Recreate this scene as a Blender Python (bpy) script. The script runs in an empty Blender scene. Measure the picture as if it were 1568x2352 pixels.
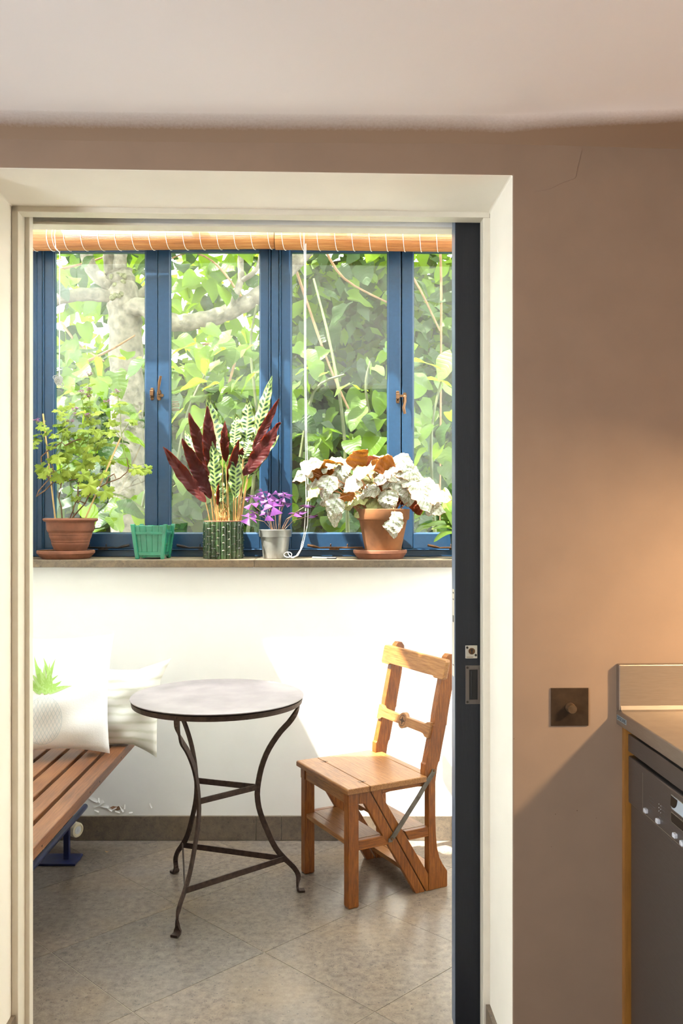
import bpy, bmesh, math, random
from mathutils import Vector, Matrix, Euler
random.seed(7)
R = math.radians
C = bpy.context.scene.collection
S = bpy.context.scene
# ------------------------------------------------------------------ camera
F, H = 2050.0, 1.40                       # focal length in pixels of the 1568 x 2352 frame, eye height
cam = bpy.data.cameras.new('camera'); camo = bpy.data.objects.new('camera', cam); C.objects.link(camo)
camo.location = (0, 0, H); camo.rotation_euler = (R(90), 0, 0)
cam.sensor_fit = 'VERTICAL'; cam.sensor_height = 36.0; cam.lens = 36.0 * F / 2352.0
cam.clip_start = 0.05; cam.clip_end = 200
S.camera = camo
# ------------------------------------------------------------------ sky, sun, window light, exposure
SUN_DIR = Vector((0.50, 0.25, -1.0))
w = bpy.data.worlds.new('sky'); S.world = w; w.use_nodes = True
nt = w.node_tree; nt.nodes.clear()
wo = nt.nodes.new('ShaderNodeOutputWorld'); bg = nt.nodes.new('ShaderNodeBackground')
bg.inputs[0].default_value = (0.90, 0.95, 1.0, 1); bg.inputs[1].default_value = 1.3
nt.links.new(bg.outputs[0], wo.inputs[0])
sl = bpy.data.lights.new('sun', 'SUN'); sl.energy = 2.6; sl.angle = R(0.6); sl.color = (1, 0.95, 0.86)
so = bpy.data.objects.new('sun', sl); C.objects.link(so); so.location = (-5, -3, 9)
so.rotation_euler = SUN_DIR.to_track_quat('-Z', 'Y').to_euler()
def area_light(name, loc, direction, sx, sy, power, col):
    l = bpy.data.lights.new(name, 'AREA'); l.shape = 'RECTANGLE'; l.size = sx; l.size_y = sy
    l.energy = power; l.color = col
    o = bpy.data.objects.new(name, l); C.objects.link(o); o.location = loc
    o.rotation_euler = Vector(direction).to_track_quat('-Z', 'Y').to_euler()
    return o
# daylight of an unseen kitchen window, tilted up to lift the ceiling, and the lamp under the wall cabinet on the right
area_light('kitchen_window_daylight', (-2.62, -0.6, 1.45), (1, 0.0, 0.45), 1.3, 1.2, 5.8, (0.86, 0.93, 1.0))
area_light('under_cabinet_lamp', (1.22, 1.60, 1.49), (-0.25, 0, -1), 0.06, 0.06, 1.6, (1.0, 0.72, 0.42))
vs = S.view_settings
S.display_settings.display_device = 'sRGB'
vs.view_transform = 'Standard'; vs.look = 'None'; vs.gamma = 1.0; vs.exposure = 3.8
vs.use_curve_mapping = False
# ------------------------------------------------------------------ geometry helpers
def at(px, py, Y):                        # point of the photograph at depth Y
    return Vector(((px - 784) * Y / F, Y, H - (py - 1176) * Y / F))
TH = math.atan(79 / F); CT, ST = math.cos(TH), math.sin(TH); YK = 2.085
def K(u, v, z):                           # kitchen wall frame: u along the wall, v into the wall
    return Vector((u * CT - v * ST, YK + u * ST + v * CT, z))
def uk(px, v):                            # u on the plane v for an image column
    k = (px - 784) / F
    return (k * (YK + v * CT) + v * ST) / (CT - k * ST)
def zk(px, py, v):
    p = K(uk(px, v), v, 0); return H - (py - 1176) * p.y / F
def vk(px, py, u):                        # (v, z) on the plane u = const
    k = (px - 784) / F
    v = (u * CT - k * YK - k * u * ST) / (k * CT + ST)
    p = K(u, v, 0); return v, H - (py - 1176) * p.y / F

class MB:
    def __init__(s): s.v = []; s.f = []; s.m = []; s.sm = []; s.uv = {}
    def face(s, idx, m=0, sm=False, uv=None):
        s.f.append(tuple(idx)); s.m.append(m); s.sm.append(sm)
        if uv: s.uv[len(s.f) - 1] = uv
    def add(s, pts): n = len(s.v); s.v += [Vector(p) for p in pts]; return n
    def hexa(s, p, m=0):                  # 8 points: bottom 0-3, top 4-7
        n = s.add(p)
        for q in ((3, 2, 1, 0), (4, 5, 6, 7), (0, 1, 5, 4), (1, 2, 6, 5), (2, 3, 7, 6), (3, 0, 4, 7)):
            s.face([n + i for i in q], m)
        return s
    def box(s, a, b, m=0, fr=None):
        x0, y0, z0 = a; x1, y1, z1 = b
        p = [(x0, y0, z0), (x1, y0, z0), (x1, y1, z0), (x0, y1, z0), (x0, y0, z1), (x1, y0, z1), (x1, y1, z1), (x0, y1, z1)]
        if fr: p = [fr(*q) for q in p]
        return s.hexa(p, m)
    def prism(s, poly, fn, a, b, m=0):    # polygon (i, j) extruded: fn(i, j, t), t from a to b
        n = len(poly); k = s.add([fn(i, j, a) for i, j in poly] + [fn(i, j, b) for i, j in poly])
        s.face(list(range(k, k + n))[::-1], m); s.face(range(k + n, k + 2 * n), m)
        for i in range(n):
            j = (i + 1) % n; s.face((k + i, k + j, k + n + j, k + n + i), m)
        return s
    def tube(s, path, rad, seg=8, m=0, caps=True, flat=None):
        P = [Vector(p) for p in path]; n = len(P)
        if not hasattr(rad, '__len__'): rad = [rad] * n
        up = None; k0 = len(s.v)
        for i in range(n):
            t = (P[min(i + 1, n - 1)] - P[max(i - 1, 0)])
            t = t.normalized() if t.length > 1e-9 else Vector((0, 0, 1))
            if up is None:
                up = t.cross(Vector((0, 0, 1)))
                if up.length < 1e-3: up = t.cross(Vector((1, 0, 0)))
            up = (up - t * up.dot(t)).normalized(); bn = t.cross(up)
            for j in range(seg):
                a = 2 * math.pi * j / seg
                s.v.append(P[i] + (up * math.cos(a) + bn * math.sin(a)) * rad[i])
        for i in range(n - 1):
            for j in range(seg):
                a = k0 + i * seg + j; b = k0 + i * seg + (j + 1) % seg
                s.face((a, b, b + seg, a + seg), m, True)
        if caps:
            s.face([k0 + j for j in range(seg)][::-1], m); s.face([k0 + (n - 1) * seg + j for j in range(seg)], m)
        return s
    def ribbon(s, path, wid, side, thick, m=0):   # flat bar along a path; side = width direction (one or per point)
        P = [Vector(p) for p in path]; n = len(P); k0 = len(s.v)
        for i in range(n):
            t = (P[min(i + 1, n - 1)] - P[max(i - 1, 0)]).normalized()
            sd = Vector(side[i] if isinstance(side, list) else side); sd = (sd - t * sd.dot(t)).normalized()
            nn = t.cross(sd); wv = wid[i] if hasattr(wid, '__len__') else wid
            for a, b in ((-1, -1), (1, -1), (1, 1), (-1, 1)):
                s.v.append(P[i] + sd * a * wv / 2 + nn * b * thick / 2)
        for i in range(n - 1):
            for j in range(4):
                a = k0 + i * 4 + j; b = k0 + i * 4 + (j + 1) % 4
                s.face((a, b, b + 4, a + 4), m, False)
        s.face([k0 + j for j in range(4)][::-1], m); s.face([k0 + (n - 1) * 4 + j for j in range(4)], m)
        return s
    def lathe(s, prof, c, seg=40, m=0, wob=None, fr=None):
        c = Vector(c); k0 = len(s.v); n = len(prof)
        for r, z in prof:
            for j in range(seg):
                a = 2 * math.pi * j / seg; rr = r * (wob(a, z) if wob else 1)
                q = Vector((rr * math.cos(a), rr * math.sin(a), z))
                if fr: q = fr @ q
                s.v.append(c + q)
        for i in range(n - 1):
            for j in range(seg):
                a = k0 + i * seg + j; b = k0 + i * seg + (j + 1) % seg
                s.face((a, b, b + seg, a + seg), m, True)
        if prof[0][0] > 1e-6: s.face([k0 + j for j in range(seg)][::-1], m)
        if prof[-1][0] > 1e-6: s.face([k0 + (n - 1) * seg + j for j in range(seg)], m)
        return s
    def grid(s, fn, nu, nv, m=0, sm=True, flip=False, tri=False):
        k0 = len(s.v)
        for j in range(nv + 1):
            for i in range(nu + 1): s.v.append(Vector(fn(i / nu, j / nv)))
        for j in range(nv):
            for i in range(nu):
                a = k0 + j * (nu + 1) + i; q = (a, a + 1, a + nu + 2, a + nu + 1)
                u0, u1, v0, v1 = i / nu, (i + 1) / nu, j / nv, (j + 1) / nv
                if tri:
                    uv = [(u0, v0), (u1, v0), (u1, v1), (u0, v1)]
                    for c in ((0, 1, 2), (0, 2, 3)):
                        c = c[::-1] if flip else c
                        s.face([q[x] for x in c], m, sm, [uv[x] for x in c])
                    continue
                uv = [(u0, v0), (u1, v0), (u1, v1), (u0, v1)]
                if flip: q = q[::-1]; uv = uv[::-1]
                s.face(q, m, sm, uv)
        return s
    def mesh(s, name):
        me = bpy.data.meshes.new(name); me.from_pydata([tuple(v) for v in s.v], [], s.f)
        me.polygons.foreach_set('material_index', s.m); me.polygons.foreach_set('use_smooth', s.sm)
        if s.uv:
            l = me.uv_layers.new(name='UVMap')
            for fi, uv in s.uv.items():
                for k, li in enumerate(me.polygons[fi].loop_indices): l.data[li].uv = uv[k]
        me.update()
        if any(s.sm): me.set_sharp_from_angle(angle=R(38))
        return me
def place(o, parent, local=False):
    C.objects.link(o)
    if parent is not None:
        o.parent = parent
        if not local and parent.type == 'EMPTY': o.matrix_parent_inverse = parent.matrix_basis.inverted()
        elif not local: o.matrix_parent_inverse = (WORLD.get(parent.name, Matrix()) ).inverted()
    return o
WORLD = {}
def obj(name, mb, mats, parent=None, bevel=0, local=False, seg=2):
    me = mb.mesh(name) if isinstance(mb, MB) else mb
    o = bpy.data.objects.new(name, me)
    if isinstance(mb, MB):
        for m in (mats if isinstance(mats, (list, tuple)) else [mats]): me.materials.append(m)
    place(o, parent, local)
    if bevel:
        b = o.modifiers.new('bevel', 'BEVEL'); b.width = bevel; b.segments = seg; b.limit_method = 'ANGLE'; b.angle_limit = R(40)
        b.harden_normals = False
    return o
def inst(name, me, mat4, parent):
    o = bpy.data.objects.new(name, me); o.matrix_basis = mat4
    return place(o, parent)
def tag(o, label, cat, group=None):
    o['label'] = label; o['category'] = cat
    if group: o['group'] = group
    return o
def thing(name, label, cat, loc=(0, 0, 0), rz=0, group=None):
    o = bpy.data.objects.new(name, None); o.empty_display_size = .05; C.objects.link(o)
    o.location = loc; o.rotation_euler = (0, 0, rz)
    return tag(o, label, cat, group)
def struct(name, mb=None, mats=None, loc=(0, 0, 0), bevel=0):
    if mb is None:
        o = bpy.data.objects.new(name, None); o.empty_display_size = .05; o.location = loc; C.objects.link(o)
    else: o = obj(name, mb, mats, None, bevel)
    o['kind'] = 'structure'; return o
# ------------------------------------------------------------------ materials
class N:
    def __init__(s, name):
        s.mat = bpy.data.materials.new(name); s.mat.use_nodes = True; s.t = s.mat.node_tree; s.t.nodes.clear()
        s.out = s.t.nodes.new('ShaderNodeOutputMaterial')
    def n(s, kind, **kw):
        nd = s.t.nodes.new('ShaderNode' + kind)
        for k, v in kw.items():
            if k.startswith('i_'): nd.inputs[int(k[2:])].default_value = v
            else: setattr(nd, k, v)
        return nd
    def L(s, a, b): s.t.links.new(a, b)
    def math(s, op, a, b=None, c=None, clamp=False):
        nd = s.t.nodes.new('ShaderNodeMath'); nd.operation = op; nd.use_clamp = clamp
        for i, x in enumerate((a, b, c)):
            if x is None: continue
            if isinstance(x, (int, float)): nd.inputs[i].default_value = x
            else: s.L(x, nd.inputs[i])
        return nd.outputs[0]
    def mix(s, fac, a, b):
        nd = s.t.nodes.new('ShaderNodeMix'); nd.data_type = 'RGBA'
        for sk, x in ((nd.inputs[0], fac), (nd.inputs[6], a), (nd.inputs[7], b)):
            if isinstance(x, (int, float)): sk.default_value = x
            elif isinstance(x, tuple): sk.default_value = (*x[:3], 1)
            else: s.L(x, sk)
        return nd.outputs[2]
    def noise(s, scale, detail=4, stretch=None, rough=.55):
        tc = s.n('TexCoord'); src = tc.outputs['Object']
        if stretch:
            mp = s.n('Mapping'); mp.inputs['Scale'].default_value = stretch; s.L(src, mp.inputs[0]); src = mp.outputs[0]
        nz = s.n('TexNoise'); nz.inputs['Scale'].default_value = scale; nz.inputs['Detail'].default_value = detail
        nz.inputs['Roughness'].default_value = rough; s.L(src, nz.inputs['Vector']); return nz.outputs[0]
    def ramp(s, fac, stops):
        r = s.n('ValToRGB'); e = r.color_ramp.elements
        while len(e) < len(stops): e.new(.5)
        for i, (p, c) in enumerate(stops): e[i].position = p; e[i].color = (*c, 1)
        s.L(fac, r.inputs[0]); return r.outputs[0]
    def pr(s, col, rough=.5, metal=0, bump=None, bdist=.002, bstr=.5, spec=.5, coat=0, sheen=0):
        p = s.n('BsdfPrincipled')
        for k, x in (('Base Color', col), ('Roughness', rough), ('Metallic', metal), ('Specular IOR Level', spec), ('Coat Weight', coat)):
            if isinstance(x, tuple): p.inputs[k].default_value = (*x[:3], 1)
            elif isinstance(x, (int, float)): p.inputs[k].default_value = x
            else: s.L(x, p.inputs[k])
        if bump is not None:
            b = s.n('Bump'); b.inputs['Strength'].default_value = bstr; b.inputs['Distance'].default_value = bdist
            s.L(bump, b.inputs['Height']); s.L(b.outputs[0], p.inputs['Normal'])
        return p.outputs[0]
    def done(s, sh): s.L(sh, s.out.inputs[0]); return s.mat
def srgb(r, g, b):
    f = lambda c: (c / 255 / 12.92) if c <= 10 else ((c / 255 + .055) / 1.055) ** 2.4
    return (f(r), f(g), f(b))
def plain(name, col, rough=.5, metal=0, scale=0, amt=.15, bd=0, spec=.5, coat=0, stretch=None):
    m = N(name)
    if scale:
        nz = m.noise(scale, 5, stretch); d = tuple(c * (1 - amt) for c in col); l = tuple(min(1, c * (1 + amt)) for c in col)
        return m.done(m.pr(m.ramp(nz, [(.3, d), (.7, l)]), rough, metal, nz if bd else None, bd, .6, spec, coat))
    return m.done(m.pr(col, rough, metal, spec=spec, coat=coat))
def wood(name, dark, mid, light, stretch, scale=14, rough=.42, coat=.10):
    m = N(name); a = m.noise(scale, 6, stretch, .6); b = m.noise(scale * 6, 3, stretch, .7)
    c = m.noise(3, 2)
    fa = m.math('ADD', m.math('MULTIPLY', a, .75), m.math('MULTIPLY', b, .25))
    fa = m.math('ADD', fa, m.math('MULTIPLY', m.math('SUBTRACT', c, .5), .35))
    col = m.ramp(fa, [(.30, dark), (.5, mid), (.70, light)])
    return m.done(m.pr(col, rough, 0, b, .0006, .5, .5, coat))
def stone(name, tint=(1, 1, 1), rough=.28, bright=1.0):
    m = N(name); oi = m.n('ObjectInfo'); rnd = oi.outputs['Random']
    big = m.noise(2.6, 3); b2 = m.noise(6.5, 4); mid = m.noise(38, 6, None, .72); fine = m.noise(190, 4, None, .8)
    tc = m.n('TexCoord'); vo = m.n('TexVoronoi', feature='F1'); vo.inputs['Scale'].default_value = 75
    m.L(tc.outputs['Object'], vo.inputs['Vector'])
    ring = m.math('LESS_THAN', m.math('ABSOLUTE', m.math('SUBTRACT', vo.outputs['Distance'], .32)), .05)
    sel = m.n('SeparateColor'); m.L(vo.outputs['Color'], sel.inputs[0])
    ring = m.math('MULTIPLY', ring, m.math('GREATER_THAN', sel.outputs[0], .80))
    base = m.ramp(mid, [(.30, (.100, .089, .080)), (.47, (.158, .138, .119)), (.58, (.190, .163, .135)), (.75, (.235, .203, .168))])
    gold = m.math('MULTIPLY', m.math('SUBTRACT', big, .48), 5.0, None, True)
    base = m.mix(m.math('MULTIPLY', gold, .35), base, (.225, .165, .098))
    blue = m.math('MULTIPLY', m.math('SUBTRACT', b2, .50), 4.0, None, True)
    base = m.mix(m.math('MULTIPLY', blue, .30), base, (.112, .112, .118))
    base = m.mix(m.math('MULTIPLY', m.math('GREATER_THAN', fine, .60), .55), base, (.075, .072, .070))
    base = m.mix(m.math('MULTIPLY', m.math('LESS_THAN', fine, .36), .35), base, (.36, .33, .28))
    base = m.mix(m.math('MULTIPLY', ring, .6), base, (.055, .055, .06))
    tintn = m.mix(rnd, tuple(t * bright * k for t, k in zip(tint, (1.13, 1.02, .92))), tuple(t * bright * k for t, k in zip(tint, (.94, .90, .88))))
    mm = m.n('Mix'); mm.data_type = 'RGBA'; mm.blend_type = 'MULTIPLY'; mm.inputs[0].default_value = 1
    m.L(base, mm.inputs[6]); m.L(tintn, mm.inputs[7])
    rg = m.math('ADD', m.math('MULTIPLY', mid, .22), rough - .11)
    return m.done(m.pr(mm.outputs[2], rg, 0, fine, .0004, .4))
def leafmat(name, c1, c2, trans=.4, rough=.45, scale=30, tcol=None, veins=0):
    m = N(name); oi = m.n('ObjectInfo'); nz = m.noise(scale, 3)
    fac = m.math('ADD', m.math('MULTIPLY', nz, .5), m.math('MULTIPLY', oi.outputs['Random'], .5))
    col = m.ramp(fac, [(.2, c1), (.8, c2)]); bmp = None
    if veins:
        uv = m.n('UVMap'); sp = m.n('SeparateXYZ'); m.L(uv.outputs[0], sp.inputs[0])
        av = m.math('ABSOLUTE', m.math('SUBTRACT', m.math('MULTIPLY', sp.outputs[0], 2), 1))
        vt = m.math('FRACT', m.math('SUBTRACT', m.math('MULTIPLY', sp.outputs[1], veins), m.math('MULTIPLY', av, 1.5)))
        tri = m.math('ABSOLUTE', m.math('SUBTRACT', vt, .5)); bmp = m.math('MINIMUM', m.math('MULTIPLY', tri, 4), 1)
        vl = m.math('MAXIMUM', m.math('LESS_THAN', tri, .045), m.math('LESS_THAN', av, .05))
        col = m.mix(m.math('MULTIPLY', vl, .35), col, tuple(min(1, c * 1.3 + .006) for c in c2))
    p = m.pr(col, rough, 0, bmp, .003, .3, .3)
    if not trans: return m.done(p)
    t = m.n('BsdfTranslucent'); m.L(m.mix(.0, col, col) if tcol is None else m.mix(.6, col, tcol), t.inputs[0])
    mx = m.n('MixShader'); mx.inputs[0].default_value = trans; m.L(p, mx.inputs[1]); m.L(t.outputs[0], mx.inputs[2])
    return m.done(mx.outputs[0])
def glassmat(name, f0=.06, tint=(.97, .99, .97)):
    m = N(name); g = m.n('NewGeometry'); d = m.n('VectorMath', operation='DOT_PRODUCT')
    m.L(g.outputs['Normal'], d.inputs[0]); m.L(g.outputs['Incoming'], d.inputs[1])
    c = m.math('ABSOLUTE', d.outputs['Value']); k = m.math('POWER', m.math('SUBTRACT', 1, c), 5)
    fac = m.math('ADD', f0, m.math('MULTIPLY', k, 1 - f0))
    t = m.n('BsdfTransparent'); t.inputs[0].default_value = (*tint, 1)
    gl = m.n('BsdfGlossy'); gl.inputs['Roughness'].default_value = .01
    mx = m.n('MixShader'); m.L(fac, mx.inputs[0]); m.L(t.outputs[0], mx.inputs[1]); m.L(gl.outputs[0], mx.inputs[2])
    return m.done(mx.outputs[0])
M = {}
M['beige'] = plain('kitchen_wall_paint', (.275, .187, .125), .75, 0, 9, .05, .0012)
M['cream'] = plain('cream_paint', (.85, .805, .71), .6, 0, 6, .03, .001)
M['white'] = plain('white_wall_paint', (.86, .85, .82), .7, 0, 7, .02, .001)
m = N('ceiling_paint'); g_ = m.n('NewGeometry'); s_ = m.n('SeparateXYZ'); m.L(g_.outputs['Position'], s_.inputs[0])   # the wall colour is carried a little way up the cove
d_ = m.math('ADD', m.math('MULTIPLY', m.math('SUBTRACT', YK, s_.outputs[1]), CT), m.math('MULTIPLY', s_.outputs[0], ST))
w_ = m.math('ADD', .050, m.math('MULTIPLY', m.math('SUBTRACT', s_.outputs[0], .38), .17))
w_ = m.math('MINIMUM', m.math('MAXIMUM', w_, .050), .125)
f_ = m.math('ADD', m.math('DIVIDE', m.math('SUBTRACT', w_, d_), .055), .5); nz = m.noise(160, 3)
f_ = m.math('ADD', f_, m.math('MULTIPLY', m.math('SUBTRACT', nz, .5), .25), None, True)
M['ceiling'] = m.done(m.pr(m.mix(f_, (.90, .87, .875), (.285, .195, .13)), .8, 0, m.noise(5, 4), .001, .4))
M['frame'] = plain('cream_gloss_paint', (.74, .69, .58), .35, 0, 30, .03, .0004)
M['blue'] = plain('blue_gloss_paint', (.013, .045, .098), .32, 0, 60, .10, .0003)
M['navy'] = plain('dark_navy_paint', (.0045, .007, .012), .5, 0, 40, .15, .0006, stretch=(8, 8, .6))
M['navy2'] = plain('radiator_blue_paint', (.012, .020, .085), .35, 0, 30, .2, .0005)
M['stone'] = stone('limestone_tile', rough=.22)
M['stone_sill'] = stone('limestone_sill', (1.05, .95, .78), .4, .85)
M['stone_base'] = stone('limestone_skirting', (1.0, .95, .86), .45, .95)
M['grout'] = plain('tile_grout', (.34, .29, .22), .8, 0, 50, .15)
M['glass'] = glassmat('window_glass', .08)
M['roofglass'] = glassmat('roof_glass', .03, (.98, .99, .98))
M['iron'] = plain('rusted_iron', (.055, .034, .026), .55, .5, 60, .45, .0012)
M['irontop'] = plain('worn_table_top_metal', (.275, .235, .24), .42, .12, 9, .18, .0004)
M['steel'] = plain('stainless_steel', (.31, .26, .215), .45, .8, 30, .06, .0002, stretch=(1, 1, 12))
M['steel2'] = plain('dishwasher_steel', (.20, .185, .18), .33, .85, 40, .06, .0002, stretch=(1, 1, 14))
M['bronze'] = plain('antique_bronze', (.16, .085, .045), .38, .9, 40, .3)
M['darkmetal'] = plain('dark_iron', (.05, .042, .038), .4, .8, 40, .3)
M['chrome'] = plain('satin_nickel', (.55, .52, .47), .3, .9)
M['black'] = plain('black_gap', (.004, .004, .004), .5)
M['terra'] = plain('terracotta', (.19, .066, .032), .8, 0, 18, .28, .0012)
M['terra2'] = plain('weathered_terracotta', (.19, .072, .022), .85, 0, 9, .4, .0015)
M['galv'] = plain('galvanised_zinc', (.26, .26, .245), .40, .75, 14, .2, .0004)
M['jade'] = plain('jade_glaze', (.022, .20, .115), .14, 0, 12, .25, .0004, coat=.6)
M['bamboo_glaze'] = plain('dark_green_glaze', (.022, .045, .014), .25, 0, 30, .45, .0008, coat=.5)
M['soil'] = plain('soil', (.035, .022, .014), .95, 0, 60, .5, .006)
M['oakz'] = wood('oak_upright', (.08, .019, .002), (.21, .058, .006), (.36, .122, .016), (14, 14, 1.2))
M['oakx'] = wood('oak_side', (.08, .019, .002), (.21, .058, .006), (.36, .122, .016), (1.2, 14, 14))
M['oaky'] = wood('oak_cross', (.13, .042, .009), (.26, .105, .027), (.38, .18, .058), (14, 1.0, 14))
M['teak'] = wood('teak_slat', (.085, .028, .010), (.175, .064, .023), (.26, .112, .044), (16, .9, 16), 10, .42, .05)
M['filler'] = plain('varnished_wood', (.30, .13, .025), .4, 0, 12, .2, .0005, stretch=(8, 8, 1))
M['slat'] = wood('bamboo_slat', (.20, .062, .014), (.39, .150, .042), (.52, .26, .09), (.7, 30, 30), 9, .4, .1)
M['string'] = plain('white_cotton_cord', (.80, .78, .74), .8)
M['cane'] = plain('bamboo_cane', (.62, .40, .16), .55, 0, 30, .2)
M['plastic'] = plain('ivory_plastic', (.72, .66, .50), .4)
M['button'] = plain('grey_button', (.55, .57, .62), .35)
M['bark'] = plain('grey_bark', (.115, .10, .075), .9, 0, 22, .55, .02)
M['twig'] = plain('brown_twig', (.15, .078, .036), .85, 0, 30, .4, .001)
M['gstem'] = plain('green_stem', (.15, .19, .04), .6)
# ================================================================== room shell
ZC = 2.262                                 # kitchen ceiling
V_IN, V_ST, V_BK = .26, .31, .40           # reveal depth, frame step, far face of the thick wall
UL, UR = uk(27, V_IN), uk(1124, V_IN); ZH = 2.192
Y_S, Y_W, Z_S = 3.765, 4.03, 1.198         # sill front, window plane, sill top
XL, XR = -1.42, 1.02; Y_F = 3.815          # sun room side walls, face of the far wall
ZR = 2.95                                  # sun room wall plate
mb = MB().prism([(-2.6, 0), (UL, 0), (UL, ZH), (UR, ZH), (UR, 0), (1.45, 0), (1.45, 3.0), (-2.6, 3.0)], lambda i, j, t: K(i, t, j), 0, V_IN, 1); mb.m[0] = 0
mb.box((-2.6, V_IN, 0), (UL, V_BK, 3.0), 1, K)
struct('wall_door', mb, [M['beige'], M['cream']], bevel=.004)
mb = MB(); mb.box((uk(1085, .36), .36, 0), (1.45, V_BK, 3.0), 0, K)
mb.box((UL, .352, 2.182), (uk(1085, .36), V_BK, 3.0), 0, K)
struct('wall_door_inner', mb, M['white'])
# hairline plaster crack running down from the ceiling, to the right of the doorway
cr = [(1336, 341), (1331, 362), (1325, 385), (1322, 405), (1318, 410), (1290, 420), (1262, 434), (1225, 441)]
mb = MB()
mb.ribbon([K(uk(x, 0), -.0006, zk(x, y, 0)) for x, y in cr], .0012, Vector((0, 0, 1)) + Vector((1, 0, 0)), .0008)
obj('plaster_crack', mb, plain('crack_line', (.30, .20, .14), .9), bpy.data.objects['wall_door'])
wd_ = bpy.data.objects['wall_door']
for px, py, r_ in ((1275, 1870, .0012), (1325, 1862, .0014), (1369, 1879, .0009), (1266, 1945, .0009), (1180, 1697, .0010)):
    obj('plaster_chip', MB().lathe([(r_, 0), (r_ * .6, .0006), (0, .0007)], K(uk(px, 0), .0002, zk(px, py, 0)), 8, 0, None, Matrix.Rotation(R(90), 3, 'X')), plain('chip_brown', (.12, .06, .025), .9) if 'chip_brown' not in bpy.data.materials else bpy.data.materials['chip_brown'], wd_)
# kitchen ceiling with a soft uneven cove where it meets the wall
def ceil(i, j):
    u = -2.6 + 4.05 * i; d = 0.0 if j == 0 else 4.6 * j ** 2.6
    cove = .030 + .075 * max(0, min(1, (u - .28) / .45)) ** 1.5
    drop = .014 + .004 * max(0, min(1, (u - .28) / .45)) ** 1.4
    t = max(0, 1 - d / (cove * 2.2))
    return K(u, -d, ZC + .034 + .004 * math.sin(u * 3.1) - (.020 + drop) * t * t)
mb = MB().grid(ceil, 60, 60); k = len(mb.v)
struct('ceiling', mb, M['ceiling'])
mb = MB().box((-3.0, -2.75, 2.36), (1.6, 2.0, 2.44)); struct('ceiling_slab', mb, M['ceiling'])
mb = MB().box((-2.75, -2.7, 0), (-2.6, -1.25, 2.4)).box((-2.75, .05, 0), (-2.6, 1.98, 2.4)).box((-2.75, -1.25, 0), (-2.6, .05, .85)).box((-2.75, -1.25, 2.05), (-2.6, .05, 2.4)); struct('wall_left', mb, M['beige'])
mb = MB().box((1.36, -2.7, 0), (1.5, 2.13, 2.4)); struct('wall_right', mb, M['beige'])
mb = MB().box((-2.75, -2.7, 0), (1.5, -2.55, 2.4))
struct('wall_back', mb, M['beige'])
# floor: bed, and diagonal limestone tiles each with its own edges
mb = MB().box((-2.75, -2.7, -.12), (1.6, 1.75, 0)).box((-2.75, 1.75, -.12), (1.6, 4.1, -.0012))
floor = struct('floor', mb, M['grout'])
def clip(poly, axis, lim, sgn):
    out = []
    for i in range(len(poly)):
        a, b = poly[i], poly[(i + 1) % len(poly)]; da, db = sgn * (a[axis] - lim), sgn * (b[axis] - lim)
        if da >= 0: out.append(a)
        if da * db < 0: t = da / (da - db); out.append(tuple(a[k] + t * (b[k] - a[k]) for k in (0, 1)))
    return out
TS = .4785; G = .0011; e = math.sqrt(.5)
for i in range(-7, 8):
    for j in range(-7, 8):
        q = []
        for a, b in ((0, 0), (1, 0), (1, 1), (0, 1)):
            s_, t_ = (i + a) * TS + (G if a == 0 else -G), (j + b) * TS + (G if b == 0 else -G)
            q.append((-.245 + e * (s_ + t_), 2.837 + e * (t_ - s_)))
        for ax, lim, sg in ((0, XL + .002, 1), (0, XR - .002, -1), (1, 1.76, 1), (1, 3.802, -1)): q = clip(q, ax, lim, sg) if q else q
        if len(q) > 2:
            n = len(q); A = abs(sum(q[k][0] * q[(k + 1) % n][1] - q[(k + 1) % n][0] * q[k][1] for k in range(n))) / 2
            if A < .002: continue
            if sum(q[k][0] * q[(k + 1) % n][1] - q[(k + 1) % n][0] * q[k][1] for k in range(n)) < 0: q = q[::-1]
            obj('floor_tile', MB().prism(q, lambda x, y, t: (x, y, t), -.0012, random.uniform(-.0002, .0003)), M['stone'], floor)
# door frame: stepped cream joinery round the opening
uf, uf2 = uk(42, V_IN), uk(68, .3145)
mb = MB().box((UL, V_IN - .002, 0), (uf, .3145, 2.20), 0, K).box((UL, .3145, 0), (uf2, .345, 2.20), 0, K)
struct('trim_1', mb, M['frame'], bevel=.0015)
mb = MB().box((UL, V_IN - .002, 2.178), (UR, .303, ZH + .02), 0, K)
mb.box((UL, .352, 2.176), (UR, V_BK + .002, ZH + .006), 0, K)
struct('trim_2', mb, M['frame'], bevel=.0015)
mb = MB().box((uk(1109, V_IN), V_IN - .002, 0), (UR + .02, .302, 2.178), 0, K)
struct('trim_3', mb, M['frame'], bevel=.002)
# stone skirting on the reveals
mb = MB().box((UL, .004, 0), (UL + .011, V_IN - .004, .098), 0, K); struct('baseboard_left_reveal', mb, M['stone_base'])
mb = MB().box((UR - .011, .004, 0), (UR, V_IN - .004, .100), 0, K); struct('baseboard_right_reveal', mb, M['stone_base'])
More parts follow.
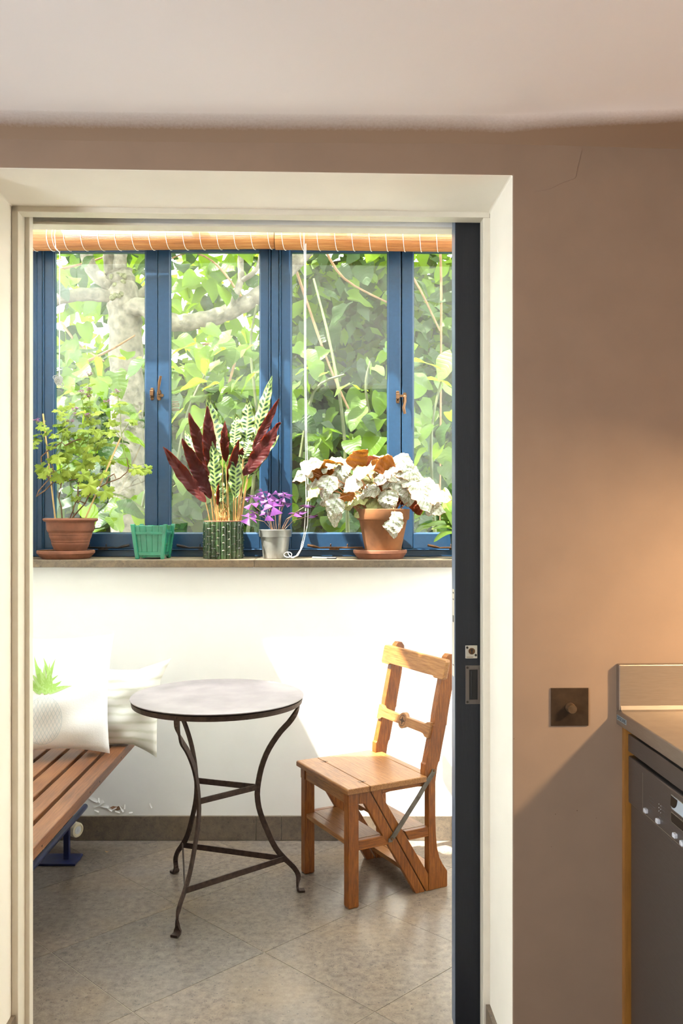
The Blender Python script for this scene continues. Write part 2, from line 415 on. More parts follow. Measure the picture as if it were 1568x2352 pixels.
# ------------------------------------------------------------------ sliding pocket door
VD0, VD1 = .306, .357
ud = uk(1045.5, VD0)
door = struct('door_1', loc=tuple(K(ud + .1, .325, 0)))
obj('door_leaf', MB().box((ud, VD0, .008), (ud + .80, VD1, 2.205), 0, K), M['navy'], door, .0015)
obj('leading_edge', MB().box((ud - .0011, VD0 + .001, .009), (ud - .0001, VD1, 2.20), 0, K), plain('lit_blue_edge_paint', (.10, .135, .20), .4), door)  # blue edge paint, made paler to carry the strong light on it
def onleaf(px, py, v=VD0): return uk(px, v), zk(px, py, v)
u0, z1 = onleaf(1068, 1482); u1, z0 = onleaf(1095.5, 1512)
lk = obj('lock_plate', MB().box((u0, VD0 - .003, z0), (u1, VD0, z1), 0, K), M['chrome'], door, .002)
cu, cz = (u0 + u1) / 2 + .001, (z0 + z1) / 2 + .002
fr = Matrix.Rotation(R(90), 3, 'X')
obj('lock_barrel', MB().lathe([(.0088, 0), (.0088, .0016), (.0075, .0018)], K(cu, VD0 - .0028, cz), 28, 0, None, fr), M['bronze'], lk)
mb = MB().lathe([(.0030, 0), (.0030, .0006)], K(cu, VD0 - .0046, cz + .003), 16, 0, None, fr).box((cu - .0015, VD0 - .0052, cz - .0065), (cu + .0017, VD0 - .0044, cz + .003), 0, K)
obj('keyhole', mb, M['black'], lk)
for a, b in ((u0 + .005, z1 - .006), (u1 - .0045, z0 + .009)):
    obj('screw', MB().lathe([(.0032, 0), (.0032, .001), (.001, .0012)], K(a, VD0 - .003, b), 14, 0, None, fr), M['darkmetal'], lk)
mb = MB()
for i in range(7): mb.box((u0 + .0035 + i * .0026, VD0 - .0032, z0 + .0025), (u0 + .0050 + i * .0026, VD0 - .0029, z0 + .0048), 0, K)
obj('engraved_lettering', mb, M['bronze'], lk)
u0, z1 = onleaf(1068.5, 1528); u1 = uk(1105, VD0); z0 = onleaf(1068, 1617)[1]
fp = obj('flush_pull', MB().box((u0, VD0 - .0025, z0), (u0 + .010, VD0, z1), 0, K).box((u1 - .010, VD0 - .0025, z0), (u1, VD0, z1), 0, K)
         .box((u0 + .010, VD0 - .0025, z0), (u1 - .010, VD0, z0 + .012), 0, K).box((u0 + .010, VD0 - .0025, z1 - .012), (u1 - .010, VD0, z1), 0, K), plain('dark_steel', (.16, .14, .13), .35, .9), door, .0008)
obj('recess', MB().box((u0 + .0095, VD0 - .0006, z0 + .0115), (u1 - .0095, VD0 + .0005, z1 - .0115), 0, K).tube([K(u0 + .016, VD0 - .001, z0 + .016), K(u0 + .016, VD0 - .001, z1 - .016)], .0016, 8), M['black'], fp)
for b in (z0 + .006, z1 - .006):
    obj('screw', MB().lathe([(.0032, 0), (.0032, .0012), (.001, .0014)], K(u0 + .005, VD0 - .0024, b), 14, 0, None, fr), M['darkmetal'], fp)
ze1, ze0 = zk(1042, 1355, VD0), zk(1042, 1556, VD0)
st = obj('edge_lock_strip', MB().box((ud - .0022, VD0 + .009, ze0), (ud - .0011, VD0 + .036, ze1), 0, K), plain('cream_metal', (.66, .60, .48), .4, .3), door)
mb = MB()
for zz, hh in ((zk(1040, 1423, VD0), .018), (zk(1040, 1363, VD0), .004), (zk(1040, 1378, VD0), .003), (zk(1040, 1530, VD0), .003)): mb.box((ud - .0027, VD0 + .015, zz - hh / 2), (ud - .0018, VD0 + .028, zz + hh / 2), 0, K)
obj('latch_hole', mb, M['black'], st)
# ------------------------------------------------------------------ sun room walls and roof
mb = MB().box((XL, Y_F, 0), (XR, 4.12, Z_S - .034)); farw = struct('wall_far', mb, M['white'])
mb = MB().box((XL - .2, 2.40, 0), (XL, 4.12, ZR)); struct('wall_sunroom_left', mb, M['white'])
mb = MB().box((XR, 2.56, 0), (XR + .2, 4.12, ZR)); struct('wall_sunroom_right', mb, M['white'])
mb = MB().box((XL, 4.02, 2.665), (XR, 4.12, ZR)); struct('wall_far_lintel', mb, M['white'])
# flaking paint low on the far wall
fl_ = [(215, 1836, 24, 25), (226, 1846, 30, -30), (240, 1851, 22, 10), (252, 1858, 16, 35), (262, 1857, 14, -25), (280, 1857, 18, 60), (287, 1853, 12, 95), (347, 1850, 13, 65), (228, 1838, 12, 80), (270, 1864, 12, 15), (222, 1862, 12, 20), (300, 1866, 10, -10)]
for px, py, sz, ang in fl_:
    c = at(px, py, Y_F); L = sz * .00172; a = R(-ang)
    def g(i, j, c=c, L=L, a=a):
        x = (i - .5) * L; z = (j - .5) * L * .38 * (1 - .5 * abs(i - .5)); lift = .0004 + .0030 * (1 - j) ** 2 * (.4 + .6 * i)
        return c + Vector((x * math.cos(a) - z * math.sin(a), -lift, x * math.sin(a) + z * math.cos(a)))
    obj('paint_flake', MB().grid(g, 5, 3), M['white'], farw)
c = at(266, 1856, Y_F)
obj('bare_patch', MB().prism([(-.026, .002), (-.012, .009), (.004, .006), (.02, .011), (.03, -.002), (.008, -.010), (-.012, -.006)], lambda x, z, t: c + Vector((x, -t, z)), -.001, .0008), plain('bare_brown_plaster', (.30, .17, .10), .9, 0, 60, .3), farw)
# stone skirting of the far wall, in lengths
xs = [XL + .001, at(588, 1900, 3.806).x, at(646, 1900, 3.806).x, XR - .001]
bb = struct('baseboard_far', loc=(0, 3.81, 0))
for a, b in zip(xs, xs[1:]): obj('skirting_stone', MB().box((a + .0006, 3.803, .0006), (b - .0006, Y_F, .1035)), M['stone_base'], bb, .0012)
mb = MB().box((XL, 2.9, .0006), (XL + .011, 3.80, .1035)); struct('baseboard_left', mb, M['stone_base'])
# roof: glazing between white bars, opaque strip by the house sized to shade the seat
roof = struct('roof_1', loc=(0, 3.2, ZR))
obj('roof_shade_plate', MB().box((XL - .2, 2.30, ZR), (XR + .2, 2.90, ZR + .08)).box((XL - .2, 4.0, ZR), (XR + .2, 4.14, ZR + .08)), M['white'], roof)
for x in (XL - .02, -.80, -.20, .40, XR - .02): obj('roof_bar', MB().box((x - .02, 2.90, ZR), (x + .02, 4.0, ZR + .07)), M['white'], roof)
obj('roof_bar', MB().box((XL - .2, 3.28, ZR + .01), (XR + .2, 3.32, ZR + .06)), M['white'], roof)
for a, b in ((XL, -.82), (-.78, -.22), (-.18, .38), (.42, XR - .04)): obj('roof_pane', MB().box((a, 2.90, ZR + .070), (b, 4.0, ZR + .074)), M['roofglass'], roof)
# ------------------------------------------------------------------ window
win = struct('window_1', loc=(-.3, 4.05, Z_S))
def W(px, py): p = at(px, py, Y_W); return p.x, p.z
wx = lambda px: at(px, 1176, Y_W).x
wz = lambda py: at(784, py, Y_W).z
ztop = wz(528); zb = Z_S
fm = MB().box((XL, Y_W, zb), (wx(97), Y_W + .075, 2.665)).box((wx(1203), Y_W, zb), (XR, Y_W + .075, 2.665))
fm.box((wx(97), Y_W, zb), (wx(1203), Y_W + .075, wz(1263))).box((wx(97), Y_W, wz(541)), (wx(1203), Y_W + .075, 2.665))
fm.box((wx(622.5), Y_W, wz(1263)), (wx(640), Y_W + .075, wz(541)))
fm.box((wx(613), Y_W + .057, wz(1263)), (wx(650), Y_W + .075, wz(541)))
obj('window_frame', fm, M['blue'], win, .003)
# small mouldings on the fixed frame
mo = MB()
for px in (84, 100, 619.5, 643): mo.tube([(wx(px), Y_W - .001, wz(1262)), (wx(px), Y_W - .001, wz(545))], .0035, 8)
mo.tube([(wx(90), Y_W - .002, wz(1262.5)), (wx(1200), Y_W - .002, wz(1262.5))], .004, 8)
obj('frame_moulding', mo, M['blue'], win)
CAS = [(100, 122, 333, 361.3), (362.3, 389, 597, 618), (644.5, 668, 891, 920.5), (923, 949, 1175, 1200)]
for n_, (a, b, c_, d) in enumerate(CAS):
    y0, y1 = Y_W + .004, Y_W + .055; zt, z0_ = wz(545), wz(1261); gt, gb = wz(576), wz(1225)
    mb = MB().box((wx(a), y0, z0_), (wx(b), y1, zt)).box((wx(c_), y0, z0_), (wx(d), y1, zt))
    mb.box((wx(b), y0, z0_), (wx(c_), y1, gb)).box((wx(b), y0, gt), (wx(c_), y1, zt))
    cs = obj('casement', mb, M['blue'], win, .004)
    bd = MB()                                        # glazing bead round the glass
    for p, q in (((b, 1225), (b, 576)), ((c_, 1225), (c_, 576)), ((b, 1225), (c_, 1225)), ((b, 576), (c_, 576))):
        bd.tube([(wx(p[0]), y0 + .012, wz(p[1])), (wx(q[0]), y0 + .012, wz(q[1]))], .005, 6)
    if n_ in (0, 2): obj('meeting_strip', MB().box((wx(c_ + 24), y1, z0_), (wx(d + 6), y1 + .012, zt)), M['blue'], cs)
    obj('glazing_bead', bd, M['blue'], cs)
    obj('pane', MB().box((wx(b), y0 + .022, gb), (wx(c_), y0 + .026, gt)), M['glass'], cs)
sk = MB()                                               # faded little sticker on the outside of the second pane
for y_, n_, h_ in ((921, 1, 2), (926, 3, 3), (931, 3, 3), (936, 1, 1.5), (940, 4, 3.5)):
    for k in range(n_):
        a_, b_ = 392 + 18 * k / n_, 392 + 18 * (k + .82) / n_
        sk.box((wx(a_), Y_W + .0305, wz(y_ + h_ / 2)), (wx(b_), Y_W + .0309, wz(y_ - h_ / 2)))
obj('window_sticker', sk, plain('faded_red_print', (.16, .035, .012), .6), win)
def fastener(cx, cy, s, up):                          # cockspur handle on one stile, keeper on the other
    p = at(cx, cy, Y_W); y = Y_W + .004; q = .00196
    k1 = MB(); kx = p.x - 13 * q
    k1.prism([(-.006, -.028), (.006, -.028), (.008, -.02), (.008, .02), (.006, .028), (-.006, .028), (-.008, .02), (-.008, -.02)], lambda i, j, t: (kx + i, y - t, p.z + j), 0, .004)
    k1.box((kx - .008, y - .016, p.z - .010), (kx + .008, y - .004, p.z + .016)).box((kx - .008, y - .012, p.z - .016), (kx + .006, y - .004, p.z - .012))
    obj('keeper', k1, M['bronze'], win, .002)
    k2 = MB(); hx = p.x + 3 * q
    k2.prism([(-.006, -.028), (.006, -.028), (.009, -.02), (.009, .012), (.006, .02), (-.006, .02), (-.009, .012), (-.009, -.02)], lambda i, j, t: (hx + i, y - t, p.z + j), 0, .004)
    k2.box((hx - .030, y - .012, p.z - .001), (hx + .004, y - .005, p.z + .010)) if not up else k2.box((hx - .004, y - .012, p.z - .013), (hx + .022, y - .005, p.z - .001))
    k2.lathe([(.007, 0), (.007, .014), (.004, .016)], (hx, y - .003, p.z), 14, 0, None, fr)
    d = 1 if up else -1
    k2.tube([(hx, y - .016, p.z), (hx + .002, y - .020, p.z + d * .022), (hx + .006 * d, y - .024, p.z + d * .05), (hx + .012 * max(d, 0), y - .024, p.z + d * .078)], [.0045, .0045, .007, .006], 10)
    obj('window_handle', k2, M['bronze'], win)
fastener(362, 905, 1, True); fastener(926, 912, 1, False)
for a, b, sg in ((172, 299, 1), (407, 520, -1), (706, 833, -1), (981, 1090, -1)):   # casement stays lying along the bottom rails
    y = Y_W - .014; z = wz(1257); x0, x1 = wx(a), wx(b)
    mb = MB()
    ends = (x0, x1) if sg < 0 else (x1, x0); t = 1 if sg < 0 else -1
    mb.tube([(ends[0], y, z + .010), (ends[0] + t * .03, y, z + .004), (ends[0] + t * .055, y, z - .002), (ends[0] + t * .075, y, z - .001), (ends[1], y, z - .001)], [.006, .0065, .0035, .004, .004], 8)
    for kx in (ends[0] + t * .105, ends[0] + t * .18):
        if min(x0, x1) < kx < max(x0, x1): mb.lathe([(.003, 0), (.003, .014), (.001, .016)], (kx, y, z), 8)
    mb.box((ends[0] + t * .12 - .022, y + .002, z - .011), (ends[0] + t * .12 + .022, Y_W + .003, z - .005)).box((ends[0] + t * .12 - .006, y - .004, z - .010), (ends[0] + t * .12 + .006, y + .012, z - .002))
    obj('casement_stay', mb, M['darkmetal' if a < 600 else 'bronze'], win)
# stone sill in two slabs
xj = at(583, 1294, Y_S).x
for a, b in ((XL + .001, xj - .0006), (xj + .0006, XR - .001)): obj('sill_slab', MB().box((a, Y_S, Z_S - .032), (b, Y_W + .04, Z_S)), M['stone_sill'], win, .0025)
# ------------------------------------------------------------------ bamboo roller blinds
def blind(label, x0, x1, pyc0, pyc1, r, Yb, strings, cord):
    p0, p1 = at(784, pyc0, Yb), at(784, pyc1, Yb); za, zb_ = p0.z, p1.z
    root = thing('bamboo_blind', label, 'blind', ((x0 + x1) / 2, Yb, max(za, zb_)))
    ax = Vector((x1 - x0, 0, zb_ - za)); n_ = 84
    rl = MB(); k0 = 0; seg = 220
    prof = []
    for j in range(seg):                              # rolled slats: a fine ribbed spiral
        a = 2 * math.pi * j / seg; rr = r * (1 + .028 * (.5 - ((j * 37) % 11) / 11) * (1 if j % 3 else .2) - .05 * (j / seg))
        prof.append((rr * math.cos(a), rr * math.sin(a)))
    a0 = rl.add([(x0, Yb + p, za + q) for p, q in prof] + [(x1, Yb + p, zb_ + q) for p, q in prof])
    for j in range(seg): k = (j + 1) % seg; rl.face((a0 + j, a0 + k, a0 + seg + k, a0 + seg + j), 0, True)
    rl.face([a0 + j for j in range(seg)][::-1]); rl.face([a0 + seg + j for j in range(seg)])
    ro = obj('slat_roll', rl, M['slat'], root)
    hs = MB(); zt = 2.80                               # slats hanging above the roll, from a head batten
    z = max(za, zb_) - .01; k = 0
    while z < zt - .02:
        s_ = min(1, max(0, (z - min(za, zb_)) / .25)); hs.box((x0 + .004, Yb + .052 + random.uniform(0, .0015), z), (x1 - .004, Yb + .055, z + .0058)); z += .0062
    hp = obj('hanging_slats', hs, wood('shaded_red_slat', (.05, .014, .005), (.10, .030, .010), (.16, .055, .020), (.7, 30, 30), 9) if x0 < -1 else M['slat'], root); hp['kind'] = 'stuff'  # left slats darkened in their colour to stand for shade
    obj('head_batten', MB().box((x0, Yb + .045, zt - .022), (x1, Yb + .075, zt)), M['slat'], root, .002)
    for px in strings:
        x = at(px, 553, Yb).x; f_ = (x - x0) / (x1 - x0)
        if not 0.005 < f_ < .995: continue
        zc = za + (zb_ - za) * f_; pts = []
        for j in range(15):
            a = R(55 + j * 17); q = j / 14
            pts.append((x + .018 * q * q * q, Yb + (r + .0012) * math.cos(a), zc + (r + .0012) * math.sin(a)))
        up = [(x, Yb + .050, zt - .03), (x, Yb + .050, zc + r * .9)]
        obj('string', MB().tube(up + pts, .0011, 5), M['string'], root)
    return root, za, zb_
lx = [75 + 38.6 * i for i in range(-5, 15)]
YB1, YB2 = 3.95, 3.94
bl, _, _ = blind('left bamboo roll blind, rolled up at the top of the window over the geranium', XL + .02, at(630.5, 1, YB1).x, 551.5, 546.5, .048, YB1, lx + [113, 126], None)
br_, _, _ = blind('right bamboo roll blind, rolled up and hanging a little lower beside the dark door', at(632, 1, YB2).x, XR - .03, 547.5, 555.5, .050, YB2, [647, 689, 727, 767, 806, 845, 883, 922, 960, 998, 1036, 1074, 1112, 1150], None)
def cordpath(pts, Y): return [at(x, y, Y + d) for x, y, d in pts]
mb = MB().tube(cordpath([(128, 520, -.052), (125, 540, -.056), (128, 570, -.05), (137, 580, -.02), (137, 700, -.02), (136, 880, -.02)], YB1), .0016, 6)
cl = obj('pull_cord', mb, M['string'], bl)
kn = MB(); c0 = at(135, 874, YB1 - .02)                # the surplus cord wound into a knotted bundle
for k in range(22):
    ph = random.uniform(0, 6); rr = random.uniform(.006, .016); tilt = random.uniform(-1, 1); off = Vector((random.uniform(-.008, .012), random.uniform(-.004, .004), random.uniform(-.022, .012)))
    kn.tube([c0 + Vector((.010 * (k % 3 - 1) / 2, 0, -.012 * (k % 3 - 1))) + off * .6 + Vector((rr * math.cos(a), .006 * math.sin(a + ph), rr * .8 * math.sin(a) + tilt * .006 * math.cos(a))) for a in [2 * math.pi * q / 16 for q in range(17)]], .0016, 5)
obj('cord_knot', kn, plain('greyed_cord', (.36, .35, .33), .9), bl)
mb = MB()
mb.tube(cordpath([(698, 520, -.056), (698, 560, -.05), (699, 600, -.02), (699, 800, -.02), (701, 1000, -.02), (703, 1150, -.025), (698, 1225, -.04), (690, 1262, -.08), (680, 1277, -.11), (668, 1281, -.12)], YB2), .0017, 6)
mb.tube(cordpath([(702, 560, -.05), (702, 800, -.022), (704, 1000, -.022), (708, 1150, -.03), (706, 1205, -.04), (695, 1255, -.07), (684, 1276, -.10), (672, 1281.5, -.12), (664, 1276, -.10), (660, 1268, -.10)], YB2), .0017, 6)
mb.tube([at(661 + 9 * math.cos(a) , 1274 + 6 * math.sin(a), YB2 - .10) for a in [q * .4 for q in range(17)]], .0016, 5)
obj('pull_cord', mb, M['string'], br_)
# ================================================================== kitchen unit on the right
uw = uk(1415, -.002)
zt = zk(1417, 1631, -.01); zu = zk(1412, 1527, -.02)
wt = thing('worktop', 'stainless steel worktop with an upstand against the beige wall', 'worktop', tuple(K(uw + .3, -.4, zt)))
obj('worktop_slab', MB().box((uw, -1.75, zt - .034), (uw + .64, -.0005, zt), 0, K), M['steel'], wt, .003)
up = MB().box((uw, -.020, zt + .0003), (uw + .64, -.0005, zu), 0, K)
obj('upstand', up, M['steel'], wt, .0025)
obj('upstand_fillet', MB().prism([(-.020, 0), (-.032, 0), (-.023, .003), (-.020, .012)], lambda i, j, t: K(t, i, zt + j), uw + .004, uw + .64), M['steel'], wt)
lb0, lb1 = vk(1417, 1652, uw), vk(1438, 1652, uw)
zt2, zb2 = vk(1417, 1641, uw)[1], vk(1417, 1652, uw)[1]
lab = obj('maker_label', MB().box((uw - .0007, lb1[0], zb2), (uw, lb0[0], zt2), 0, K), plain('silver_blue_label', (.34, .42, .46), .35, .4), wt)
tc = bpy.data.curves.new('lettering', 'FONT'); tc.body = 'SISSONS'; tc.size = .0125; tc.extrude = .00015; tc.align_x = 'CENTER'; tc.align_y = 'CENTER'
to = bpy.data.objects.new('lettering_source', tc); C.objects.link(to)
bpy.context.view_layer.update()
tm = bpy.data.meshes.new_from_object(to); bpy.data.objects.remove(to); tm.name = 'lettering'
tm.materials.clear(); tm.materials.append(plain('dark_blue_print', (.02, .035, .06), .5))
wl = max(v.co.x for v in tm.vertices) - min(v.co.x for v in tm.vertices); hl = max(v.co.y for v in tm.vertices) - min(v.co.y for v in tm.vertices)
sx, sy = (lb0[0] - lb1[0]) * .90 / wl, (zt2 - zb2) * .72 / hl
vm = (lb0[0] + lb1[0]) / 2; zm = (zt2 + zb2) / 2
for v in tm.vertices: x, y, z = v.co; v.co = K(uw - .0009 - z, vm - x * sx, zm + y * sy)
obj('lettering', tm, None, lab)
# wooden end panel against the wall
cab = thing('end_panel', 'narrow varnished wooden end panel between the wall and the dishwasher', 'panel', tuple(K(uw + .3, -.02, 0)))
ue = uk(1430, -.002)
obj('panel_board', MB().box((ue, -.017, 0), (ue + .6, -.0008, zt - .036), 0, K), M['filler'], cab, .001)
obj('panel_lipping', MB().box((ue - .0012, -.017, .0), (ue, -.0008, zt - .036), 0, K), M['filler'], cab)
# dishwasher
UD = ue + .006
dw = thing('dishwasher', 'brushed steel dishwasher with grey buttons under the worktop', 'dishwasher', tuple(K(UD + .3, -.36, 0)))
v0 = -.019; v1 = v0 - .598
def D(px, py): return vk(px, py, UD)
zA = D(1443, 1686)[1]; zB = D(1444, 1727)[1]; zC_ = D(1445, 1737)[1]; zD = D(1449, 1849)[1]
obj('body', MB().box((UD + .022, v1 + .004, .02), (UD + .57, v0 - .004, zt - .04), 0, K), M['black'], dw)
obj('top_strip', MB().box((UD, v1, zB), (UD + .022, v0, zA), 0, K), M['steel2'], dw, .002)
cp = obj('control_panel', MB().box((UD, v1, zD), (UD + .022, v0, zC_), 0, K), M['steel2'], dw, .004)
obj('door', MB().box((UD + .004, v1 + .003, .11), (UD + .022, v0 - .008, zD - .001), 0, K), M['steel2'], dw, .002)
obj('kick_plate', MB().box((UD + .05, v1, .002), (UD + .065, v0, .10), 0, K), M['black'], dw)
ln = MB(); va, zaa = D(1475.5, 1775); vb, zbb = D(1476.5, 1866)
ln.box((UD - .0004, va - .0006, zbb), (UD + .0002, va + .0006, zaa), 0, K).box((UD - .0004, v1, zbb - .0006), (UD + .0002, va, zbb + .0006), 0, K)
obj('inset_line', ln, M['chrome'], cp)
def button(px, py, wpx=.012):
    v, z = D(px, py)
    obj('button', MB().prism([(-.007, -.0035), (-.005, -.005), (.005, -.005), (.007, -.0035), (.007, .0035), (.005, .005), (-.005, .005), (-.007, .0035)], lambda i, j, t: K(UD - t, v + i, z + j), -.001, .006), M['button'], cp, .0012)
for px, py in ((1485, 1862), (1513, 1886), (1552, 1919), (1569, 1937)): button(px, py)
pr_ = plain('printed_grey_lines', (.07, .065, .07), .5)
tx = MB()                                              # print too small to read: short dark dashes in rows
for r_, (px, py, n_) in enumerate(((1491, 1829, 5), (1491, 1837, 6), (1491, 1846, 8), (1518, 1851, 4), (1518, 1859, 4), (1518, 1868, 4), (1511, 1874, 3))):
    v, z = D(px, py)
    for k in range(n_): tx.box((UD - .0003, v - .0042 * k - .0034, z - .0007), (UD + .0001, v - .0042 * k, z + .0007), 0, K)
obj('printed_text', tx, pr_, cp)
dt = MB()
for k in range(6):
    v, z = D(1513 + (k % 2) * 4, 1847 + k * 4); dt.lathe([(.0011, 0), (.0011, .0006), (.0003, .0008)], K(UD, v, z), 8, 0, None, Matrix.Rotation(R(-90) , 3, 'Y'))
obj('indicator_lamp', dt, M['button'], cp)
def window(p0, p1, mat_, nm):
    va, za = D(*p0); zb_ = D(*p1)[1]
    fr_ = obj(nm, MB().prism([(va, za), (va, zb_ + .004), (va - .004, zb_), (va - .2, zb_), (va - .2, za)], lambda i, j, t: K(UD - t, i, j), -.001, .0012), M['chrome'], cp, .0004)
    obj('dark_glass', MB().prism([(va - .0015, za - .0012), (va - .0015, zb_ + .0045), (va - .005, zb_ + .0015), (va - .199, zb_ + .0015), (va - .199, za - .0012)], lambda i, j, t: K(UD - t, i, j), .0011, .0015), mat_, fr_)
    return va, za, zb_, fr_
dg = plain('black_display_glass', (.012, .010, .008), .12)
va, za, zb_, f1 = window((1541.5, 1824), (1542, 1857), plain('pale_display', (.40, .46, .52), .3), 'round_display')
hgt = za - zb_; cv, cz2, rr = va - .010, za - .001, hgt * .80
obj('display_reflection', MB().prism([(va - .0018, za - .0015)] + [(cv - rr * math.sin(R(q)) , cz2 - rr * math.cos(R(q))) for q in range(-25, 91, 8)], lambda i, j, t: K(UD - t, i, j), .0015, .0022), dg, f1)  # dark sector of a reflection, drawn on the pane
window((1541.5, 1864), (1542, 1888), dg, 'black_display')
# dimmer switch
c = K(uk(1307, 0), 0, zk(1307, 1623, 0)); hs = .0445
ds = thing('dimmer_switch', 'square bronze wall plate with a single round dimmer knob', 'switch', tuple(c))
cu_, cz_ = uk(1307, 0), c.z
obj('wall_plate', MB().box((cu_ - hs, -.004, cz_ - hs), (cu_ + hs, -.0003, cz_ + hs), 0, K), plain('aged_bronze_plate', (.085, .055, .034), .42, .75, 25, .3), ds, .0006)
obj('knob', MB().lathe([(.0115, 0), (.0115, .004), (.0105, .006), (.0105, .021), (.0098, .022)], K(cu_ + .001, -.0038, cz_ - .001), 30, 0, None, fr), plain('knurled_bronze', (.20, .13, .075), .4, .8, 60, .3), ds)
# ================================================================== round iron table
TCX, TCY, TZ, TR = -.448, 3.233, .738, .311
tb = thing('bistro_table', 'round rusty iron garden table on three curved legs', 'table', (TCX, TCY, 0))
obj('table_top', MB().lathe([(0, TZ - .008), (TR - .010, TZ - .008), (TR, TZ - .004), (TR, TZ - .0015), (TR - .002, TZ), (TR - .10, TZ - .001), (0, TZ - .0012)], (TCX, TCY, 0), 96), M['irontop'], tb)
obj('table_rim', MB().lathe([(TR - .010, TZ - .027), (TR - .006, TZ - .027), (TR - .003, TZ - .010), (TR - .010, TZ - .0085), (TR - .010, TZ - .027)], (TCX, TCY, 0), 96), M['iron'], tb)
prof = [(.297, .712), (.296, .690), (.290, .672), (.278, .650), (.258, .624), (.230, .596), (.200, .556), (.176, .514), (.158, .465), (.147, .413), (.143, .368), (.149, .320), (.162, .278), (.178, .238), (.194, .2), (.212, .166), (.233, .138), (.255, .115), (.274, .096), (.288, .076), (.295, .055), (.293, .035), (.291, .014), (.296, .0055), (.306, .0045), (.318, .0045)]
_p = [Vector((a, b)) for a, b in prof]; prof = []
for i in range(len(_p) - 1):
    p0, p1, p2, p3 = _p[max(0, i - 1)], _p[i], _p[i + 1], _p[min(len(_p) - 1, i + 2)]
    for k in range(2):
        t = k / 2; v_ = .5 * ((2 * p1) + (p2 - p0) * t + (2 * p0 - 5 * p1 + 4 * p2 - p3) * t * t + (3 * p1 - p0 - 3 * p2 + p3) * t ** 3); prof.append((v_.x, v_.y))
prof.append(tuple(_p[-1])); legdir = []
for dg_ in (-108.9, 11.1, 131.1):
    a = R(dg_); d = Vector((math.cos(a), math.sin(a), 0)); t = Vector((-d.y, d.x, 0)); legdir.append(d)
    side = []; wd = []; PL = [Vector((TCX, TCY, z)) + d * r_ for r_, z in prof]
    for i, (r_, z) in enumerate(prof):
        tg = (PL[min(i + 1, len(PL) - 1)] - PL[max(i - 1, 0)]).normalized(); nn = tg.cross(t)
        tw = R(90) * max(0, min(1, (.70 - z) / .07)) * max(0, min(1, (z - .016) / .06))
        side.append(t * math.cos(tw) + nn * math.sin(tw)); wd.append(.020 if z > .12 else .018 if z > .02 else .026)
    obj('leg', MB().ribbon(PL, wd, side, .0085), M['iron'], tb, .001)
    obj('rivet', MB().lathe([(.0055, 0), (.0045, .003), (.002, .004)], Vector((TCX, TCY, TZ - .016)) + d * (TR - .005), 12, 0, None, d.to_track_quat('Z', 'Y').to_matrix()), M['iron'], tb)
for k in range(3):
    a, b = legdir[k], legdir[(k + 1) % 3]
    for rr_, z, nm in ((.142, .395, 'upper_stretcher'), (.243, .126, 'lower_stretcher')):
        p, q = Vector((TCX, TCY, z)) + a * rr_, Vector((TCX, TCY, z)) + b * rr_
        obj(nm, MB().ribbon([p, q], .021, Vector((0, 0, 1)), .0055), M['iron'], tb, .001)
# ================================================================== folding library-step chair
ch = thing('step_chair', 'golden oak library step chair with pierced back rail beside the dark door', 'chair', (.043, 3.147, 0), math.atan2(.475, .88))
Wd = .385
def sp(poly, nm, y0, y1, mat_, bev=.0018, parent=None):
    return obj(nm, MB().prism(poly, lambda i, j, t: (i, t, j), y0, y1), mat_, parent or ch, bev, True)
for a, b in ((0, .036), (Wd - .036, Wd)):
    mb = MB().box((-.020, a, .004), (.021, b, .366)).box((-.022, a - .0005 if a == 0 else a, .366), (.022, b if a == 0 else b + .0005, .407))
    mb.hexa([(-.017, a + .003, 0), (.018, a + .003, 0), (.018, b - .003, 0), (-.017, b - .003, 0), (-.020, a, .0041), (.021, a, .0041), (.021, b, .0041), (-.020, b, .0041)])
    obj('front_leg', mb, M['oakz'], ch, .002, True)
for a, b in ((.001, .023), (Wd - .023, Wd - .001)):
    sp([(.0225, .408), (.0225, .366), (.044, .364), (.050, .356), (.263, 0), (.302, 0), (.0645, .408)], 'diagonal_brace', a, b, M['oakz'])
    sp([(.0685, .408), (.3065, 0), (.3165, 0), (.3165, .062), (.136, .352), (.122, .376), (.118, .388), (.118, .408)], 'diagonal_brace', a, b, M['oakz'])
    sp([(.1185, .408), (.1185, .386), (.128, .388), (.15, .391), (.27, .391), (.290, .388), (.2995, .386), (.2995, .408)], 'seat_rail', a + .001, b - .001, M['oakx'])
    sp([(.0215, .236), (.0215, .201), (.145, .201), (.124, .236)], 'step_rail', a + .001, b - .001, M['oakx'])
    sp([(.215, .236), (.234, .201), (.3175, .201), (.3175, .236)], 'step_rail', a + .001, b - .001, M['oakx'])
for a, b in ((0, .030), (Wd - .030, Wd)):
    sp([(.318, 0), (.399, 0), (.401, .004), (.401, .058), (.396, .066), (.380, .088), (.366, .115), (.356, .150), (.350, .20), (.348, .26), (.348, .40), (.356, .452), (.362, .470), (.366, .472), (.395, .602), (.398, .604), (.4015, .632), (.424, .740), (.437, .835), (.436, .852), (.425, .867), (.408, .868), (.397, .858), (.390, .838), (.368, .742), (.3455, .640), (.3420, .612), (.338, .608), (.306, .474), (.301, .468), (.299, .440), (.300, .408), (.318, .40)], 'back_post', a, b, M['oakz'])
mb = MB().prism([(-.032, .4085), (.0570, .4085), (.0570, .430), (-.030, .430), (-.034, .426), (-.034, .412)], lambda i, j, t: (i, t, j), -.016, Wd + .016)
obj('seat_board', mb, M['oaky'], ch, .003, True)
mb = MB().box((.0582, -.016, .4085), (.2985, Wd + .016, .430)).box((.2985, .031, .4085), (.330, Wd - .031, .430))
obj('seat_board', mb, M['oaky'], ch, .003, True)
obj('front_apron', MB().box((-.017, .0365, .366), (.003, Wd - .0365, .407)), M['oaky'], ch, .0015, True)
